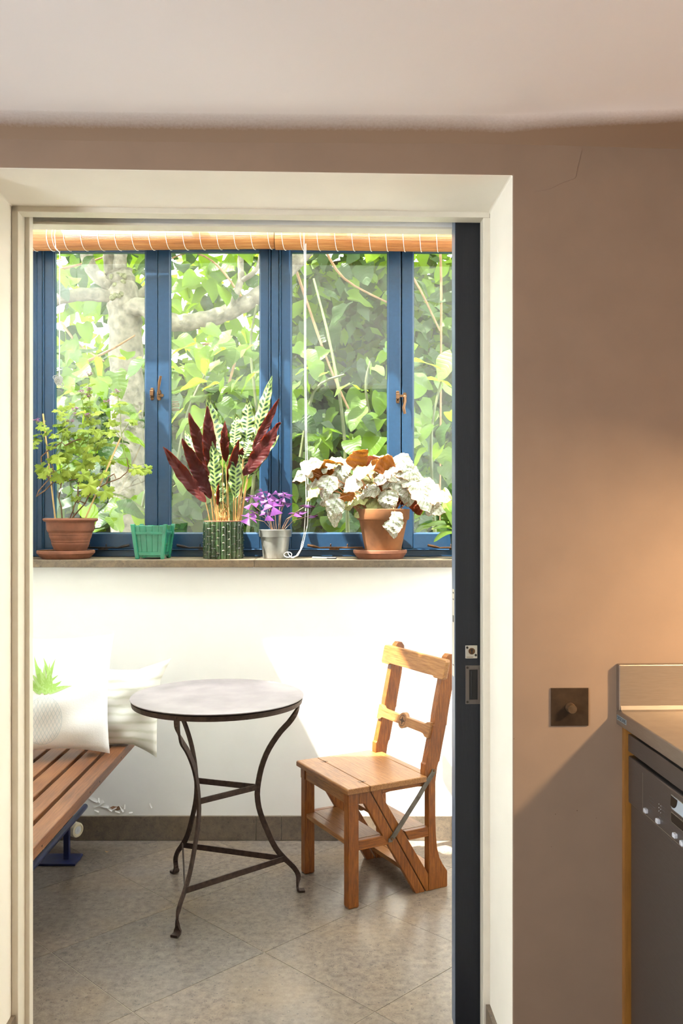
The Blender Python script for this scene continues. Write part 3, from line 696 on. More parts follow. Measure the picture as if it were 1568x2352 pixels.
for y in (.035, Wd - .055): obj('hinge', MB().box((.045, y, .4295), (.070, y + .016, .4306)).tube([(.0575, y, .4306), (.0575, y + .016, .4306)], .002, 8), M['bronze'], ch, 0, True)
obj('step_board', MB().box((-.016, .0365, .218), (.022, Wd - .0365, .236)).hexa([(.022, .0235, .218), (.136, .0235, .218), (.136, Wd - .0235, .218), (.022, Wd - .0235, .218), (.022, .0235, .236), (.125, .0235, .236), (.125, Wd - .0235, .236), (.022, Wd - .0235, .236)]), M['oaky'], ch, .002, True)
obj('step_board', MB().hexa([(.224, .0235, .218), (.317, .0235, .218), (.317, Wd - .0235, .218), (.224, Wd - .0235, .218), (.214, .0235, .236), (.317, .0235, .236), (.317, Wd - .0235, .236), (.214, Wd - .0235, .236)]), M['oaky'], ch, .002, True)
obj('low_step_board', MB().hexa([(.279, .0305, .040), (.3165, .0305, .040), (.3165, Wd - .0305, .040), (.279, Wd - .0305, .040), (.272, .0305, .062), (.3165, .0305, .062), (.3165, Wd - .0305, .062), (.272, Wd - .0305, .062)]).box((.3185, .0305, .040), (.385, Wd - .0305, .062)), M['oaky'], ch, .002, True)
tilt = .2285
def bp(y, h, t): return (.304 + (h - .452) * tilt - t, y, h + .0 * t)
r_ = [(-.026, .780), (-.030, .786), (-.030, .843), (-.024, .852), (.408, .852), (.414, .845), (.414, .788), (.408, .779), (.355, .779), (.345, .785), (.040, .785), (.030, .779)]
obj('top_rail', MB().prism(r_, lambda i, j, t: bp(i, j, t), 0, .020), M['oaky'], ch, .003, True)
cy_ = Wd / 2; arc = lambda a0, a1, n: [(cy_ + .030 * math.sin(R(a0 + (a1 - a0) * k / n)), .5895 + .030 * math.cos(R(a0 + (a1 - a0) * k / n))) for k in range(n + 1)]
poly = [(.006, .618), (.006, .561), (.030, .563), (.045, .572), (.060, .573)] + [(cy_ - .036, .573)] + arc(237, 123, 10) + [(cy_ + .036, .573), (Wd - .060, .573), (Wd - .045, .572), (Wd - .030, .563), (Wd - .006, .561), (Wd - .006, .618), (Wd - .030, .616), (Wd - .045, .607), (Wd - .060, .606), (cy_ + .036, .606)] + arc(57, -57, 10) + [(cy_ - .036, .606), (.060, .606), (.045, .607), (.030, .616)]
mr = obj('middle_rail', MB().prism(poly, lambda i, j, t: bp(i, j, t), -.004, .012), M['oaky'], ch, .0012, True)
em = MB(); k0 = len(em.v); n_ = 36; star = []
for rad in (.0215, .0190):
    em.add([bp(cy_ + rad * math.sin(2 * math.pi * k / n_), .5895 + rad * math.cos(2 * math.pi * k / n_), .0124) for k in range(n_)])
for k in range(n_): j = (k + 1) % n_; em.face((k, j, n_ + j, n_ + k))
q = [(0, .019), (.0055, .0055), (.019, 0), (.0055, -.0055), (0, -.019), (-.0055, -.0055), (-.019, 0), (-.0055, .0055)]
b_ = em.add([bp(cy_ + i, .5895 + j, .0124) for i, j in q]); em.face(range(b_, b_ + 8))
obj('pierced_star', em, plain('carved_dark_oak', (.05, .02, .006), .7), mr, 0, True)
stp = [(.337, .448), (.333, .436), (.322, .422), (.300, .397), (.27, .358), (.166, .236), (.156, .226), (.150, .218), (.140, .219)]
stt = MB().ribbon([(a, -.0055, b) for a, b in stp], [.016, .017, .018, .018, .018, .018, .017, .015, .013], Vector((.77, 0, .64)).cross(Vector((0, 1, 0))), .005)
sto = obj('iron_strut', stt, plain('dull_grey_iron', (.15, .13, .11), .42, .75, 40, .3), ch, .001, True)
for a, b in ((.3355, .444), (.154, .2225)): obj('screw', MB().lathe([(.0055, 0), (.005, .0025), (.002, .0035)], (a, -.0078, b), 14, 0, None, fr), M['bronze'], sto, 0, True)
# ================================================================== slatted bench
be = thing('slatted_bench', 'red brown slatted wooden bench along the left wall, cushions at its end', 'bench', (-1.13, 2.9, 0))
BY0, BY1, BZ = 2.462, 3.725, .464
for k in range(7):
    x1 = -.8585 - k * .0765; x0 = max(XL + .004, x1 - .0605)
    obj('slat', MB().box((x0, BY0, BZ - .037), (x1, BY1, BZ)), M['teak'], be, .003)
for y in (2.50, 3.02, 3.55): obj('bearer', MB().box((XL + .004, y, BZ - .078), (-.94, y + .05, BZ - .0372)), M['teak'], be, .002)
for y in (2.50, 3.60):
    obj('leg', MB().box((XL + .05, y, 0), (XL + .10, y + .05, BZ - .0785)), M['teak'], be, .002)
for y in (2.56, 3.05, 3.17, 3.48): obj('plug_hole', MB().tube([(-.8588, y, BZ - .022), (-.8580, y, BZ - .022)], .0035, 10), M['black'], be)
# low blue tubular radiator beneath it
ra = thing('low_radiator', 'dark blue tubular radiator with cream valve knob on the floor under the bench', 'radiator', (-1.2, 3.3, 0))
zt_ = .168
obj('rail', MB().tube([(-1.072, 2.5, zt_), (-1.072, 3.735, zt_), (-1.072, 3.742, zt_)], [.0115, .0115, .008], 16), M['navy2'], ra)
obj('rail', MB().tube([(-1.34, 2.5, zt_), (-1.34, 3.735, zt_)], .0115, 16), M['navy2'], ra)
for y in (3.58, 2.56):
    obj('post', MB().box((-1.112, y - .012, .010), (-1.090, y + .012, zt_ - .004)), M['navy2'], ra, .002)
    obj('post', MB().box((-1.35, y - .012, .010), (-1.33, y + .012, zt_ - .004)), M['navy2'], ra, .002)
    obj('foot_plate', MB().box((-1.385, y - .055, .0005), (-1.052, y + .055, .010)), M['navy2'], ra, .002)
for k in range(9): obj('fin_tube', MB().tube([(-1.33, 2.64 + k * .105, zt_), (-1.09, 2.64 + k * .105, zt_)], .009, 10), M['navy2'], ra)
kd = Vector((.86, -.50, -.02)).normalized(); kc = at(158, 1901, 3.70)
fk = kd.to_track_quat('Z', 'Y').to_matrix()
vn = MB().lathe([(.022, 0), (.030, .004), (.030, .050), (.028, .054), (.022, .056), (.0215, .052), (.0, .052)], kc, 60, 0, lambda a, z: 1 + (.035 if int(a * 60 / (2 * math.pi) + .5) % 3 == 0 and .004 <= z < .05 else 0), fk)
vo_ = obj('valve_knob', vn, M['plastic'], ra)
obj('valve_cap', MB().lathe([(.016, 0), (.016, .0012), (.0, .0016)], kc + kd * .0522, 24, 0, None, fk), plain('pale_grey_plastic', (.62, .64, .66), .4), vo_)
obj('valve_arrow', MB().prism([(-.007, -.006), (.007, -.006), (0, .008)], lambda i, j, t: kc + fk @ Vector((i, j, t)), .0538, .0544), M['button'], vo_)
obj('valve_body', MB().tube([kc - kd * .03, kc], .012, 14).tube([kc - kd * .02, (kc - kd * .02) + Vector((0, 0, -.04))], .009, 12), M['chrome'], ra)
pb = kc - kd * .02
obj('pipe', MB().tube([(pb.x, pb.y, 0.001), (pb.x, pb.y, pb.z)], .0075, 12), M['chrome'], ra)
obj('pipe', MB().tube([kc - kd * .025, kc - kd * .10], .010, 12), M['navy2'], ra)
# dried petals dropped on the tiles
for px, py, lb_ in ((545, 2004, 'tan dried petal on the floor tiles between the table legs'), (246, 1957, 'tiny orange petal on the floor near the bench foot')):
    D_ = F * H / (py - 1176); p_ = at(px, py, D_); pe = thing('dried_petal', lb_, 'petal', (p_.x, p_.y, .0006))
    obj('petal_blade', MB().grid(lambda i, j: (p_.x + (i - .5) * .016, p_.y + (j - .5) * .008 * math.sin(math.pi * min(.95, max(.1, i))), .0006 + .004 * (2 * i - 1) ** 2), 4, 2), plain('dry_orange_petal', (.42, .20, .06), .8) if 'dry_orange_petal' not in bpy.data.materials else bpy.data.materials['dry_orange_petal'], pe)
# ================================================================== cushions
def cushion(root, nm, fn, mats, seed, nu=34, nv=34, thick=.075):
    rnd = random.Random(seed); ph = [rnd.uniform(0, 6) for _ in range(6)]
    def surf(sg):
        def g(i, j):
            a, b = 2 * i - 1, 2 * j - 1
            ed = max(0, (1 - a ** 2)) ** .45 * max(0, (1 - b ** 2)) ** .45
            pin = 1 - .07 * (1 - abs(a) ** 2) * abs(b) ** 3, 1 - .07 * (1 - abs(b) ** 2) * abs(a) ** 3
            h = sg * (thick * ed + .006 * ed * math.sin(5 * a + ph[0] + 3 * b) + .004 * ed * math.sin(9 * b + ph[1] - 4 * a))
            return fn(a * pin[1], b * pin[0], h)
        return g
    mb = MB().grid(surf(1), nu, nv, 0).grid(surf(-1), nu, nv, 0, flip=True)
    return obj(nm, mb, mats, root), surf(1)
# cushion facing the camera with a printed pineapple; leaning back on the striped one
c1 = at(118, 1592, 3.42)
e1, e2 = Vector((.955, .28, -.02)).normalized(), Vector((-.02, .22, .97)).normalized(); n1 = e1.cross(e2).normalized() * -1
n1 = n1 if n1.y < 0 else -n1
def f1_(a, b, h): return c1 + e1 * a * .225 + e2 * b * .222 + n1 * h + Vector((0, 0, -.014 * (a > 0) * a * a * (b < -.3)))
cr_ = thing('pineapple_cushion', 'white square cushion printed with a green topped pineapple, standing on the bench', 'cushion', tuple(c1 - e2 * .22))
cu1, s1 = cushion(cr_, 'cushion_cover', f1_, plain('white_cotton', (.86, .85, .83), .85, 0, 200, .03, .0006), 3)
pm = MB()
def onc(x, z): # print coordinates in metres on the cushion face
    i, j = .5 + x / .45, .5 + z / .444; p = Vector(s1(i, j)); q = Vector(s1(min(1, i + .02), j)) - p; r2 = Vector(s1(i, min(1, j + .02))) - p
    n = q.cross(r2).normalized(); n = n if n.dot(n1) > 0 else -n
    return p + n * .0012
def strip(mb, pts, wids, m=0):
    k = len(mb.v)
    for idx, ((x, z), w_) in enumerate(zip(pts, wids)):
        a, b = pts[max(0, idx - 1)], pts[min(len(pts) - 1, idx + 1)]; d = Vector((b[0] - a[0], b[1] - a[1], 0)).normalized()
        mb.v += [onc(x - d.y * w_ / 2, z + d.x * w_ / 2), onc(x + d.y * w_ / 2, z - d.x * w_ / 2)]
    for i in range(len(pts) - 1): mb.face((k + 2 * i, k + 2 * i + 1, k + 2 * i + 3, k + 2 * i + 2), m)
px0, pz0 = -.022, -.005
rp = random.Random(11)
for k in range(34):
    a = rp.uniform(-72, 72); L = rp.uniform(.055, .145) * (1 - .25 * abs(a) / 75); cv = rp.uniform(-.3, .3) + a / 200
    x, z = px0 + rp.uniform(-.022, .022), pz0 + rp.uniform(0, .05) * (1 - abs(a) / 90); pts = []; n_ = 7
    for q in range(n_):
        pts.append((x, z)); an = R(a) + cv * q / n_; x += math.sin(an) * L / n_; z += math.cos(an) * L / n_
    if max(abs(p[0]) for p in pts) < .2: strip(pm, pts, [.010, .013, .014, .012, .009, .005, .0008], k % 2)
obj('printed_crown', pm, [plain('pale_green_print', (.40, .60, .20), .9), plain('lime_green_print', (.32, .52, .12), .9)], cu1)
bd = MB()
for k in range(-7, 8):                                  # criss-cross outline of the fruit in fine pale blue lines
    for sg in (1, -1):
        pts = []
        for q in range(25):
            t = q / 24; z = pz0 - .012 - t * .178; x = px0 + k * .014 + sg * (t - .5) * .085
            if ((x - px0) / .066) ** 2 + ((z - pz0 + .100) / .092) ** 2 < 1: pts.append((x, z))
        if len(pts) > 2: strip(bd, pts, [.0014] * len(pts))
pts = [(px0 + .066 * math.cos(2 * math.pi * q / 40), pz0 - .100 + .092 * math.sin(2 * math.pi * q / 40)) for q in range(41)]
strip(bd, pts, [.0018] * 41)
obj('printed_fruit', bd, plain('pale_blue_print', (.62, .68, .70), .9), cu1)
# striped cushion behind it, its right bottom corner hanging over the end of the bench
c2 = at(282, 1624, 3.60); d1, d2 = Vector((.985, .12, -.02)), Vector((.05, .10, .99)); n2 = Vector((.1, -.99, .1)).normalized()
def f2_(a, b, h):
    x, z = a * .150, b * .160
    if a > .35: z += (a - .35) * (.055 * b * b * (1 if b > 0 else -1.2))
    if a > .5 and b > .6: x += .06 * (a - .5) * (b - .6) * 2.5
    return c2 + d1 * x + d2 * z + n2 * h
cs_ = thing('striped_cushion', 'cream cushion with faint green stripes in the corner by the white wall', 'cushion', tuple(c2 - d2 * .15))
m = N('striped_linen'); uv = m.n('UVMap'); sp_ = m.n('SeparateXYZ'); m.L(uv.outputs[0], sp_.inputs[0])
nz = m.noise(14, 3); vv = m.math('ADD', sp_.outputs[1], m.math('MULTIPLY', m.math('SUBTRACT', nz, .5), .05))
st_ = m.math('POWER', m.math('ADD', m.math('MULTIPLY', m.math('SINE', m.math('MULTIPLY', vv, 62.0)), .5), .5), 2.5)
nn = m.noise(20, 3, (1, 1, 4)); fac = m.math('MULTIPLY', st_, m.math('MULTIPLY', nn, .8), None, True)
ml = m.done(m.pr(m.mix(fac, (.84, .83, .77), (.42, .43, .27)), .85))
cushion(cs_, 'cushion_cover', f2_, ml, 5, thick=.055)
# ================================================================== plants and pots on the sill
def leafgrid(hw, nu, nv, zf, mats=True, thick=.0007, jag=None):
    mb = MB()
    for sg, mi in ((1, 0), (-1, 1)):
        def g(i, j):
            a = 2 * i - 1; wv = hw(j); x = a * wv
            if jag: x *= jag(j, a)
            return (x, j, zf(a, j) + sg * thick * .5)
        mb.grid(g, nu, nv, mi, True, flip=(sg < 0), tri=True)
    return mb
def frame_(base, tip, nrm, length=None, scale=None):
    y = (Vector(tip) - Vector(base)); L = length or y.length; y = y.normalized()
    z = Vector(nrm); z = (z - y * z.dot(y)); z = z.normalized() if z.length > 1e-4 else y.orthogonal().normalized()
    x = y.cross(z); s = scale or L
    m = Matrix(((x.x * s, y.x * s, z.x * s, base[0]), (x.y * s, y.y * s, z.y * s, base[1]), (x.z * s, y.z * s, z.z * s, base[2]), (0, 0, 0, 1)))
    return m
YP = 3.89; q_ = YP / F
# terracotta saucers (lifted away from their pots)
def saucer(px, py0, py1, hw, hb, label, mat_, dx=0):
    c = at(px, 1282.5, YP); h = (py1 - py0) * q_
    o = thing('plant_saucer', label, 'saucer', (c.x, YP, Z_S + .0005), 0, None)
    obj('saucer_body', MB().lathe([(hb * q_, 0), (hw * q_ * .97, h * .55), (hw * q_ * .985, h * .62), (hw * q_, h * .66), (hw * q_, h * .95), (hw * q_ * .985, h), (hw * q_ * .94, h), (hw * q_ * .92, h * .8), (hb * q_ * .96, .006), (0, .006)], (c.x, YP, Z_S + .0005), 56), mat_, o)
    return h
saucer(151.5, 1265.5, 1284, 64.5, 53, 'terracotta saucer under the flowering geranium', M['terra'])
saucer(872.5, 1266, 1286, 61.5, 52, 'terracotta saucer under the silver leaved begonia', M['terra'])
# ---- scented geranium
gx = at(162, 1, YP).x; zz = lambda py: Z_S + (1283.2 - py) * q_
ge = thing('potted_geranium', 'spindly pink flowered geranium with cane stakes in a wide terracotta pot', 'potted plant', (gx, YP, zz(1270)))
P = lambda lst: [(r * q_, zz(py)) for r, py in lst]
pt_ = obj('pot', MB().lathe(P([(33, 1275.5), (35.5, 1266), (37, 1262), (41, 1252), (42.3, 1248), (42.0, 1246), (43.4, 1244), (43.0, 1242), (44.0, 1240), (47.2, 1232), (47.0, 1230), (48.2, 1228), (47.8, 1226), (48.8, 1223), (50.5, 1222), (53, 1217), (53.5, 1205), (54, 1199), (58, 1198.5), (60.5, 1196.5), (61.5, 1194), (60.5, 1191.5), (56, 1191), (52, 1195), (48, 1205)]), (gx, YP, 0), 64), M['terra'], ge)
obj('soil', MB().lathe([(48.5 * q_, zz(1206)), (30 * q_, zz(1201)), (0, zz(1200))], (gx, YP, 0), 30), M['soil'], ge)
g3 = lambda cx, cy, d=0: at(40 + cx * .2551, 850 + cy * .2551, YP + d)
for a, b in (((230, 393, .02), (342, 1350, .03)), ((931, 603, -.03), (606, 1350, -.02))):
    obj('cane_stake', MB().tube([g3(*b), g3(*a)], .0036, 10), M['cane'], ge)
brown = [[(402, 1345, .03), (395, 1230, .02), (372, 1160, .03), (388, 1060, .02), (400, 1000, .02), (410, 1010, .0)], [(480, 1345, 0), (545, 1270, .0), (610, 1200, -.01), (640, 1130, -.01), (690, 1085, -.03), (800, 1020, -.05), (920, 975, -.06), (985, 920, -.06), (1000, 880, -.06), (985, 790, -.06)], [(545, 1200, .02), (545, 1090, .02), (550, 1010, .02), (540, 985, .02), (410, 1000, .03)], [(388, 1030, .02), (330, 1005, 0), (240, 1090, -.03), (170, 1138, -.05), (190, 1090, -.05), (250, 1020, -.05), (285, 985, -.04)], [(470, 1340, .01), (500, 1270, 0), (520, 1200, .01), (545, 1170, .0)], [(285, 985, -.04), (265, 945, -.02), (330, 920, -.02), (300, 820, 0), (330, 790, 0)], [(215, 830, 0), (215, 780, 0), (270, 730, 0), (400, 650, 0), (430, 680, 0)], [(800, 1020, -.05), (820, 965, -.06), (870, 935, -.06), (885, 975, -.07)], [(610, 1200, -.01), (560, 1180, -.02), (540, 1190, -.02)], [(430, 680, 0), (500, 640, 0), (600, 610, .01)]]
for b in brown:
    L = [g3(*p) for p in b]; obj('woody_stem', MB().tube(L, [.0032 - .0012 * i / len(L) for i in range(len(L))], 7), M['twig'], ge)
green = [[(985, 800, -.06), (965, 740, -.06), (945, 640, -.05), (930, 520, -.05), (928, 400, -.05), (905, 260, -.05), (905, 195, -.05)], [(650, 1000, 0), (655, 850, 0), (630, 720, 0), (640, 600, 0), (665, 480, .01), (655, 330, .01), (640, 150, .01), (655, 50, .01)], [(330, 920, -.02), (400, 885, -.02), (480, 830, -.03), (590, 745, -.02), (610, 720, -.02)], [(400, 1010, 0), (385, 900, 0), (380, 760, 0), (400, 620, 0), (410, 500, 0), (385, 420, 0)], [(300, 820, 0), (270, 700, .02), (230, 600, .02), (190, 500, .02), (175, 465, .02)], [(330, 790, 0), (400, 650, .01), (480, 480, .02), (520, 390, .02)], [(655, 850, 0), (700, 760, .02), (740, 640, .02), (810, 480, .02)], [(560, 640, .02), (590, 560, .02), (600, 420, .02), (580, 220, .02)], [(935, 620, -.05), (880, 540, -.04)], [(1000, 850, -.06), (1040, 890, -.07), (1100, 880, -.08)], [(985, 790, -.06), (900, 800, -.06), (830, 815, -.07)], [(940, 570, -.05), (1000, 480, -.05)], [(690, 1085, -.03), (760, 1080, -.06)], [(650, 1000, 0), (700, 960, -.04), (760, 930, -.04)]]
for b in green:
    L = [g3(*p) for p in b]; obj('green_stem', MB().tube(L, [.0021 - .0010 * i / len(L) for i in range(len(L))], 6), M['gstem'], ge)
def geranium_leaf(seed):
    rr = random.Random(seed); mb = MB(); n = 64; nr = 4
    ph = rr.uniform(0, 6)
    for sg, mi in ((1, 0), (-1, 1)):
        k0 = mb.add([(0, 0, sg * .004)])
        for r in range(1, nr + 1):
            for j in range(n):
                a = -math.pi * .88 + 2 * math.pi * .88 * j / (n - 1)
                lob = .50 + .50 * abs(math.cos(a * 2.5 / .97)) ** .55; teeth = 1 + .11 * math.sin(a * 19)
                rad = r / nr * (1 + (lob * teeth - 1) * (r / nr) ** 1.6)
                z = -.22 * rad ** 2 + .10 * (r / nr) * math.cos(a * 5 + .3) + .04 * math.sin(a * 3 + ph)
                mb.v.append(Vector((rad * math.sin(a) * .5, .42 * rad * math.cos(a) + .1, z * .5 + sg * .006)))
        for r in range(nr):
            for j in range(n - 1):
                if r == 0: f_ = (k0, k0 + 1 + j, k0 + 2 + j); f_ = f_[::-1] if sg > 0 else f_
                else:
                    a = k0 + 1 + (r - 1) * n + j; f_ = (a, a + n, a + n + 1, a + 1); f_ = f_[::-1] if sg > 0 else f_
                mb.face(f_, mi, True)
    return mb.mesh('leaf')
gl1 = leafmat('geranium_leaf', (.17, .25, .018), (.34, .41, .055), .35, .5, 20, (.42, .52, .04))
gms = [geranium_leaf(s) for s in (1, 2, 3)]
for me in gms: me.materials.append(gl1); me.materials.append(gl1)
gleaf = [(350, 360, 90), (410, 385, 100), (390, 425, 90), (370, 490, 110), (430, 470, 90), (215, 470, 90), (205, 505, 100), (260, 560, 110), (170, 580, 100), (165, 650, 100), (150, 690, 80), (330, 585, 110), (400, 540, 110), (330, 650, 120), (430, 600, 100), (480, 590, 90), (360, 790, 150), (440, 750, 150), (310, 800, 110), (220, 880, 150), (230, 940, 120), (380, 950, 170), (450, 915, 120), (500, 935, 110), (590, 490, 110), (600, 540, 120), (640, 460, 110), (700, 460, 120), (560, 700, 150), (500, 650, 130), (620, 560, 110), (700, 605, 120), (760, 645, 120), (790, 600, 110), (830, 665, 120), (840, 560, 120), (740, 560, 110), (650, 1040, 190), (590, 945, 130), (690, 790, 120), (620, 760, 110), (590, 850, 150), (640, 850, 120), (810, 820, 130), (795, 1095, 170), (1060, 890, 130), (1110, 905, 120), (1165, 890, 120), (830, 470, 110), (880, 480, 100), (1020, 450, 110), (1050, 465, 90), (860, 540, 110), (935, 290, 90), (960, 295, 80), (885, 315, 90), (870, 398, 90), (955, 372, 100), (870, 215, 70), (595, 130, 70), (640, 210, 80), (600, 245, 80), (640, 295, 100), (610, 335, 100), (690, 345, 100), (475, 320, 90), (560, 380, 80), (640, 400, 90), (705, 390, 90), (735, 372, 80), (520, 1150, 90), (590, 1110, 80), (700, 950, 100), (770, 935, 110), (640, 1110, 90), (480, 500, 90), (440, 560, 90), (540, 1160, 70), (640, 690, 100), (520, 560, 100), (560, 610, 100), (300, 690, 100), (450, 680, 100), (180, 620, 100), (690, 540, 100), (720, 690, 110), (660, 640, 110), (590, 600, 100), (410, 340, 80), (240, 520, 90), (670, 130, 60), (430, 800, 110), (265, 905, 110)]
rg = random.Random(4)
for cx, cy, sz in gleaf:
    d = rg.uniform(-.07, .05); c = g3(cx, cy, d); L = sz * .2551 * q_ * 1.12
    side = (cx - 560) / 500; big = cy > 720
    nrm = Vector((rg.uniform(-.35, .35) + .2 * side, -.42 - (.55 if big else 0) + rg.uniform(-.25, .25), .75 + rg.uniform(-.2, .2)))
    dr = Vector((rg.uniform(-1, 1) + .8 * side, rg.uniform(-.8, .1), -.25 - (.45 if big else 0)))
    m_ = frame_(c, c + dr, nrm, scale=L); m_.translation = c - dr.normalized() * L * .1
    inst('leaf', rg.choice(gms), m_, ge)
pk = leafmat('pink_petal', (.40, .13, .33), (.55, .26, .46), .3, .6)
for cx, cy in ((640, 30), (580, 200), (650, 170), (650, 235), (905, 188), (805, 285), (520, 350), (530, 400), (640, 405), (475, 455), (170, 450)):
    fb = MB(); c = g3(cx, cy, rg.uniform(-.05, .0))
    for k in range(9):
        o = Vector((rg.uniform(-.013, .013), rg.uniform(-.010, .010), rg.uniform(-.006, .009))); p = c + o
        for s_ in range(5):
            a = s_ * 1.257 + k; n0 = Vector((math.cos(a), math.sin(a) * .8, .35 * math.sin(a + k))); t_ = Vector((-n0.y, n0.x, .3))
            b_ = fb.add([p, p + n0 * .0045 + t_ * .003, p + n0 * .008, p + n0 * .0045 - t_ * .003]); fb.face((b_, b_ + 1, b_ + 2, b_ + 3))
        fb.tube([c + Vector((0, 0, -.016)), p], .0006, 4, 1)
    obj('flower_head', fb, [pk, M['gstem']], ge)
for cx, cy in ((722, 1075), (392, 1085)):
    c = g3(cx, cy, -.045); obj('plant_tie', MB().tube([c + Vector((-.008, 0, -.006)), c + Vector((0, -.005, .004)), c + Vector((.008, 0, .010))], [.003, .004, .003], 6).tube([c, c + Vector((.006, -.004, -.014))], .0018, 5), M['string'], ge)
# ---- empty jade planter, square and flared, modelled as a little slatted tub
jc = at(353, 1, YP); jp = thing('square_planter', 'small square jade green glazed planter, empty, shaped like a slatted tub', 'planter', (jc.x, YP - .01, Z_S), R(-3))
hb_, ht_, hh = .053, .070, 79 * q_
def J(side, x, z, out):                    # side 0..3, x in -1..1, z 0..1
    h = hb_ + (ht_ - hb_) * z; a = side * math.pi / 2
    X, Y_ = x * h, -(h + out); return (X * math.cos(a) - Y_ * math.sin(a), X * math.sin(a) + Y_ * math.cos(a), z * hh)
shell = MB()
for s_ in range(4):
    top = lambda x: .955 + .03 * (abs(math.sin(x * 7.85)) > .5) * .6
    for k in range(5):
        x0, x1 = -1 + .4 * k + .005, -1 + .4 * k + .395
        xm = (x0 + x1) / 2
        p = [J(s_, x0, .05, -.012), J(s_, x1, .05, -.012), J(s_, x1, .05, 0), J(s_, x0, .05, 0), J(s_, x0, .95 + .015 * (k % 2), -.012), J(s_, x1, .95 + .015 * (k % 2), -.012), J(s_, x1, .95 + .015 * (k % 2), 0), J(s_, x0, .95 + .015 * (k % 2), 0)]
        shell.hexa([p[3], p[2], p[1], p[0], p[7], p[6], p[5], p[4]])
    shell.hexa([J(s_, -.98, .05, -.002), J(s_, .98, .05, -.002), J(s_, .98, .05, -.010), J(s_, -.98, .05, -.010), J(s_, -.98, .94, -.002), J(s_, .98, .94, -.002), J(s_, .98, .94, -.010), J(s_, -.98, .94, -.010)])
shell.hexa([(-hb_, -hb_, hh * .05), (hb_, -hb_, hh * .05), (hb_, hb_, hh * .05), (-hb_, hb_, hh * .05), (-hb_, -hb_, hh * .1), (hb_, -hb_, hh * .1), (hb_, hb_, hh * .1), (-hb_, hb_, hh * .1)])
obj('slatted_body', shell, M['jade'], jp, .0015, True)
bands = MB()
for s_ in range(4):
    for za, zb_ in ((.10, .20), (.70, .78)):
        bands.hexa([J(s_, -.93, za, .004), J(s_, .93, za, .004), J(s_, .93, za, -.002), J(s_, -.93, za, -.002), J(s_, -.93, zb_, .004), J(s_, .93, zb_, .004), J(s_, .93, zb_, -.002), J(s_, -.93, zb_, -.002)])
obj('band', bands, M['jade'], jp, .0015, True)
for sx, sy in ((-1, -1), (1, -1), (1, 1), (-1, 1)):
    def cp_(z, g): h = hb_ + (ht_ - hb_) * z; return (sx * (h + .001) , sy * (h + .001), z * hh)
    a, b = Vector(cp_(0, 0)), Vector(cp_(1.0, 0)); r2 = .0085
    posts = MB().hexa([a + Vector((dx * r2, dy * r2, 0)) for dx, dy in ((-1, -1), (1, -1), (1, 1), (-1, 1))] + [b + Vector((dx * r2, dy * r2, 0)) for dx, dy in ((-1, -1), (1, -1), (1, 1), (-1, 1))])
    obj('corner_post', posts, M['jade'], jp, .003, True)
# ---- rattlesnake plant in a bamboo patterned pot
cx0 = at(512.7, 1, YP).x; cal = thing('rattlesnake_plant', 'rattlesnake plant with long spotted and maroon leaves in a dark green bamboo pot', 'potted plant', (cx0, YP, Z_S))
Rb, hb2 = 45 * q_, 84 * q_; NF = 22
pb_ = MB()
for k in range(NF):
    a = 2 * math.pi * k / NF; rr_ = Rb * math.pi / NF * 1.06; c = Vector((cx0 + (Rb - rr_ * .8) * math.cos(a), YP + (Rb - rr_ * .8) * math.sin(a), 0))
    zs = [0, hb2]; pts = []; rd = []
    off = (k * 37 % 5) / 5 * .03
    nodes = [z for z in [off + .012 + i * .033 for i in range(6)] if .006 < z < hb2 - .006]
    allz = sorted([(0, 1), (hb2, .98)] + [(z - .003, 1.0) for z in nodes] + [(z, 1.045) for z in nodes] + [(z + .0012, .95) for z in nodes] + [(z + .004, 1.0) for z in nodes])
    pb_.tube([(c.x, c.y, Z_S + .001 + z) for z, _ in allz], [rr_ * s_ for _, s_ in allz], 10)
pb_.lathe([(Rb * .9, Z_S + .0005), (Rb * .93, Z_S + .03), (Rb * .93, Z_S + hb2), (Rb * .8, Z_S + hb2), (Rb * .8, Z_S + hb2 - .02)], (cx0, YP, 0), 44)
obj('pot', pb_, M['bamboo_glaze'], cal)
nb = MB()
for k in range(NF):                                     # little eyes above the cane nodes
    a = 2 * math.pi * k / NF; off = (k * 37 % 5) / 5 * .03
    for z in [off + .012 + i * .033 for i in range(6)]:
        if .006 < z < hb2 - .012 and math.sin(a) < .4:
            d = Vector((math.cos(a), math.sin(a), 0)); t_ = Vector((-d.y, d.x, 0)); c = Vector((cx0, YP, Z_S + z)) + d * (Rb * 1.035)
            b_ = nb.add([c - t_ * .006, c + t_ * .006, c + Vector((0, 0, .006)), c + d * .003 + Vector((0, 0, .001))]); nb.face((b_, b_ + 1, b_ + 3)); nb.face((b_ + 1, b_ + 2, b_ + 3)); nb.face((b_ + 2, b_, b_ + 3))
obj('cane_node', nb, plain('ochre_glaze', (.055, .042, .020), .3, coat=.4), cal)
obj('inner_pot_rim', MB().lathe([(Rb * .955, Z_S + hb2 - .001), (Rb * .98, Z_S + hb2 + .001), (Rb * .98, Z_S + hb2 + .004), (Rb * .94, Z_S + hb2 + .005), (Rb * .90, Z_S + hb2 - .004)], (cx0, YP, 0), 48), M['terra'], cal)
obj('soil', MB().lathe([(Rb * .92, Z_S + hb2 - .005), (0, Z_S + hb2 - .001)], (cx0, YP, 0), 30), M['soil'], cal)
m = N('spotted_leaf_top'); uv = m.n('UVMap'); sx_ = m.n('SeparateXYZ'); m.L(uv.outputs[0], sx_.inputs[0])
av = m.math('ABSOLUTE', m.math('SUBTRACT', m.math('MULTIPLY', sx_.outputs[0], 2), 1)); sgn = m.math('GREATER_THAN', sx_.outputs[0], .5)
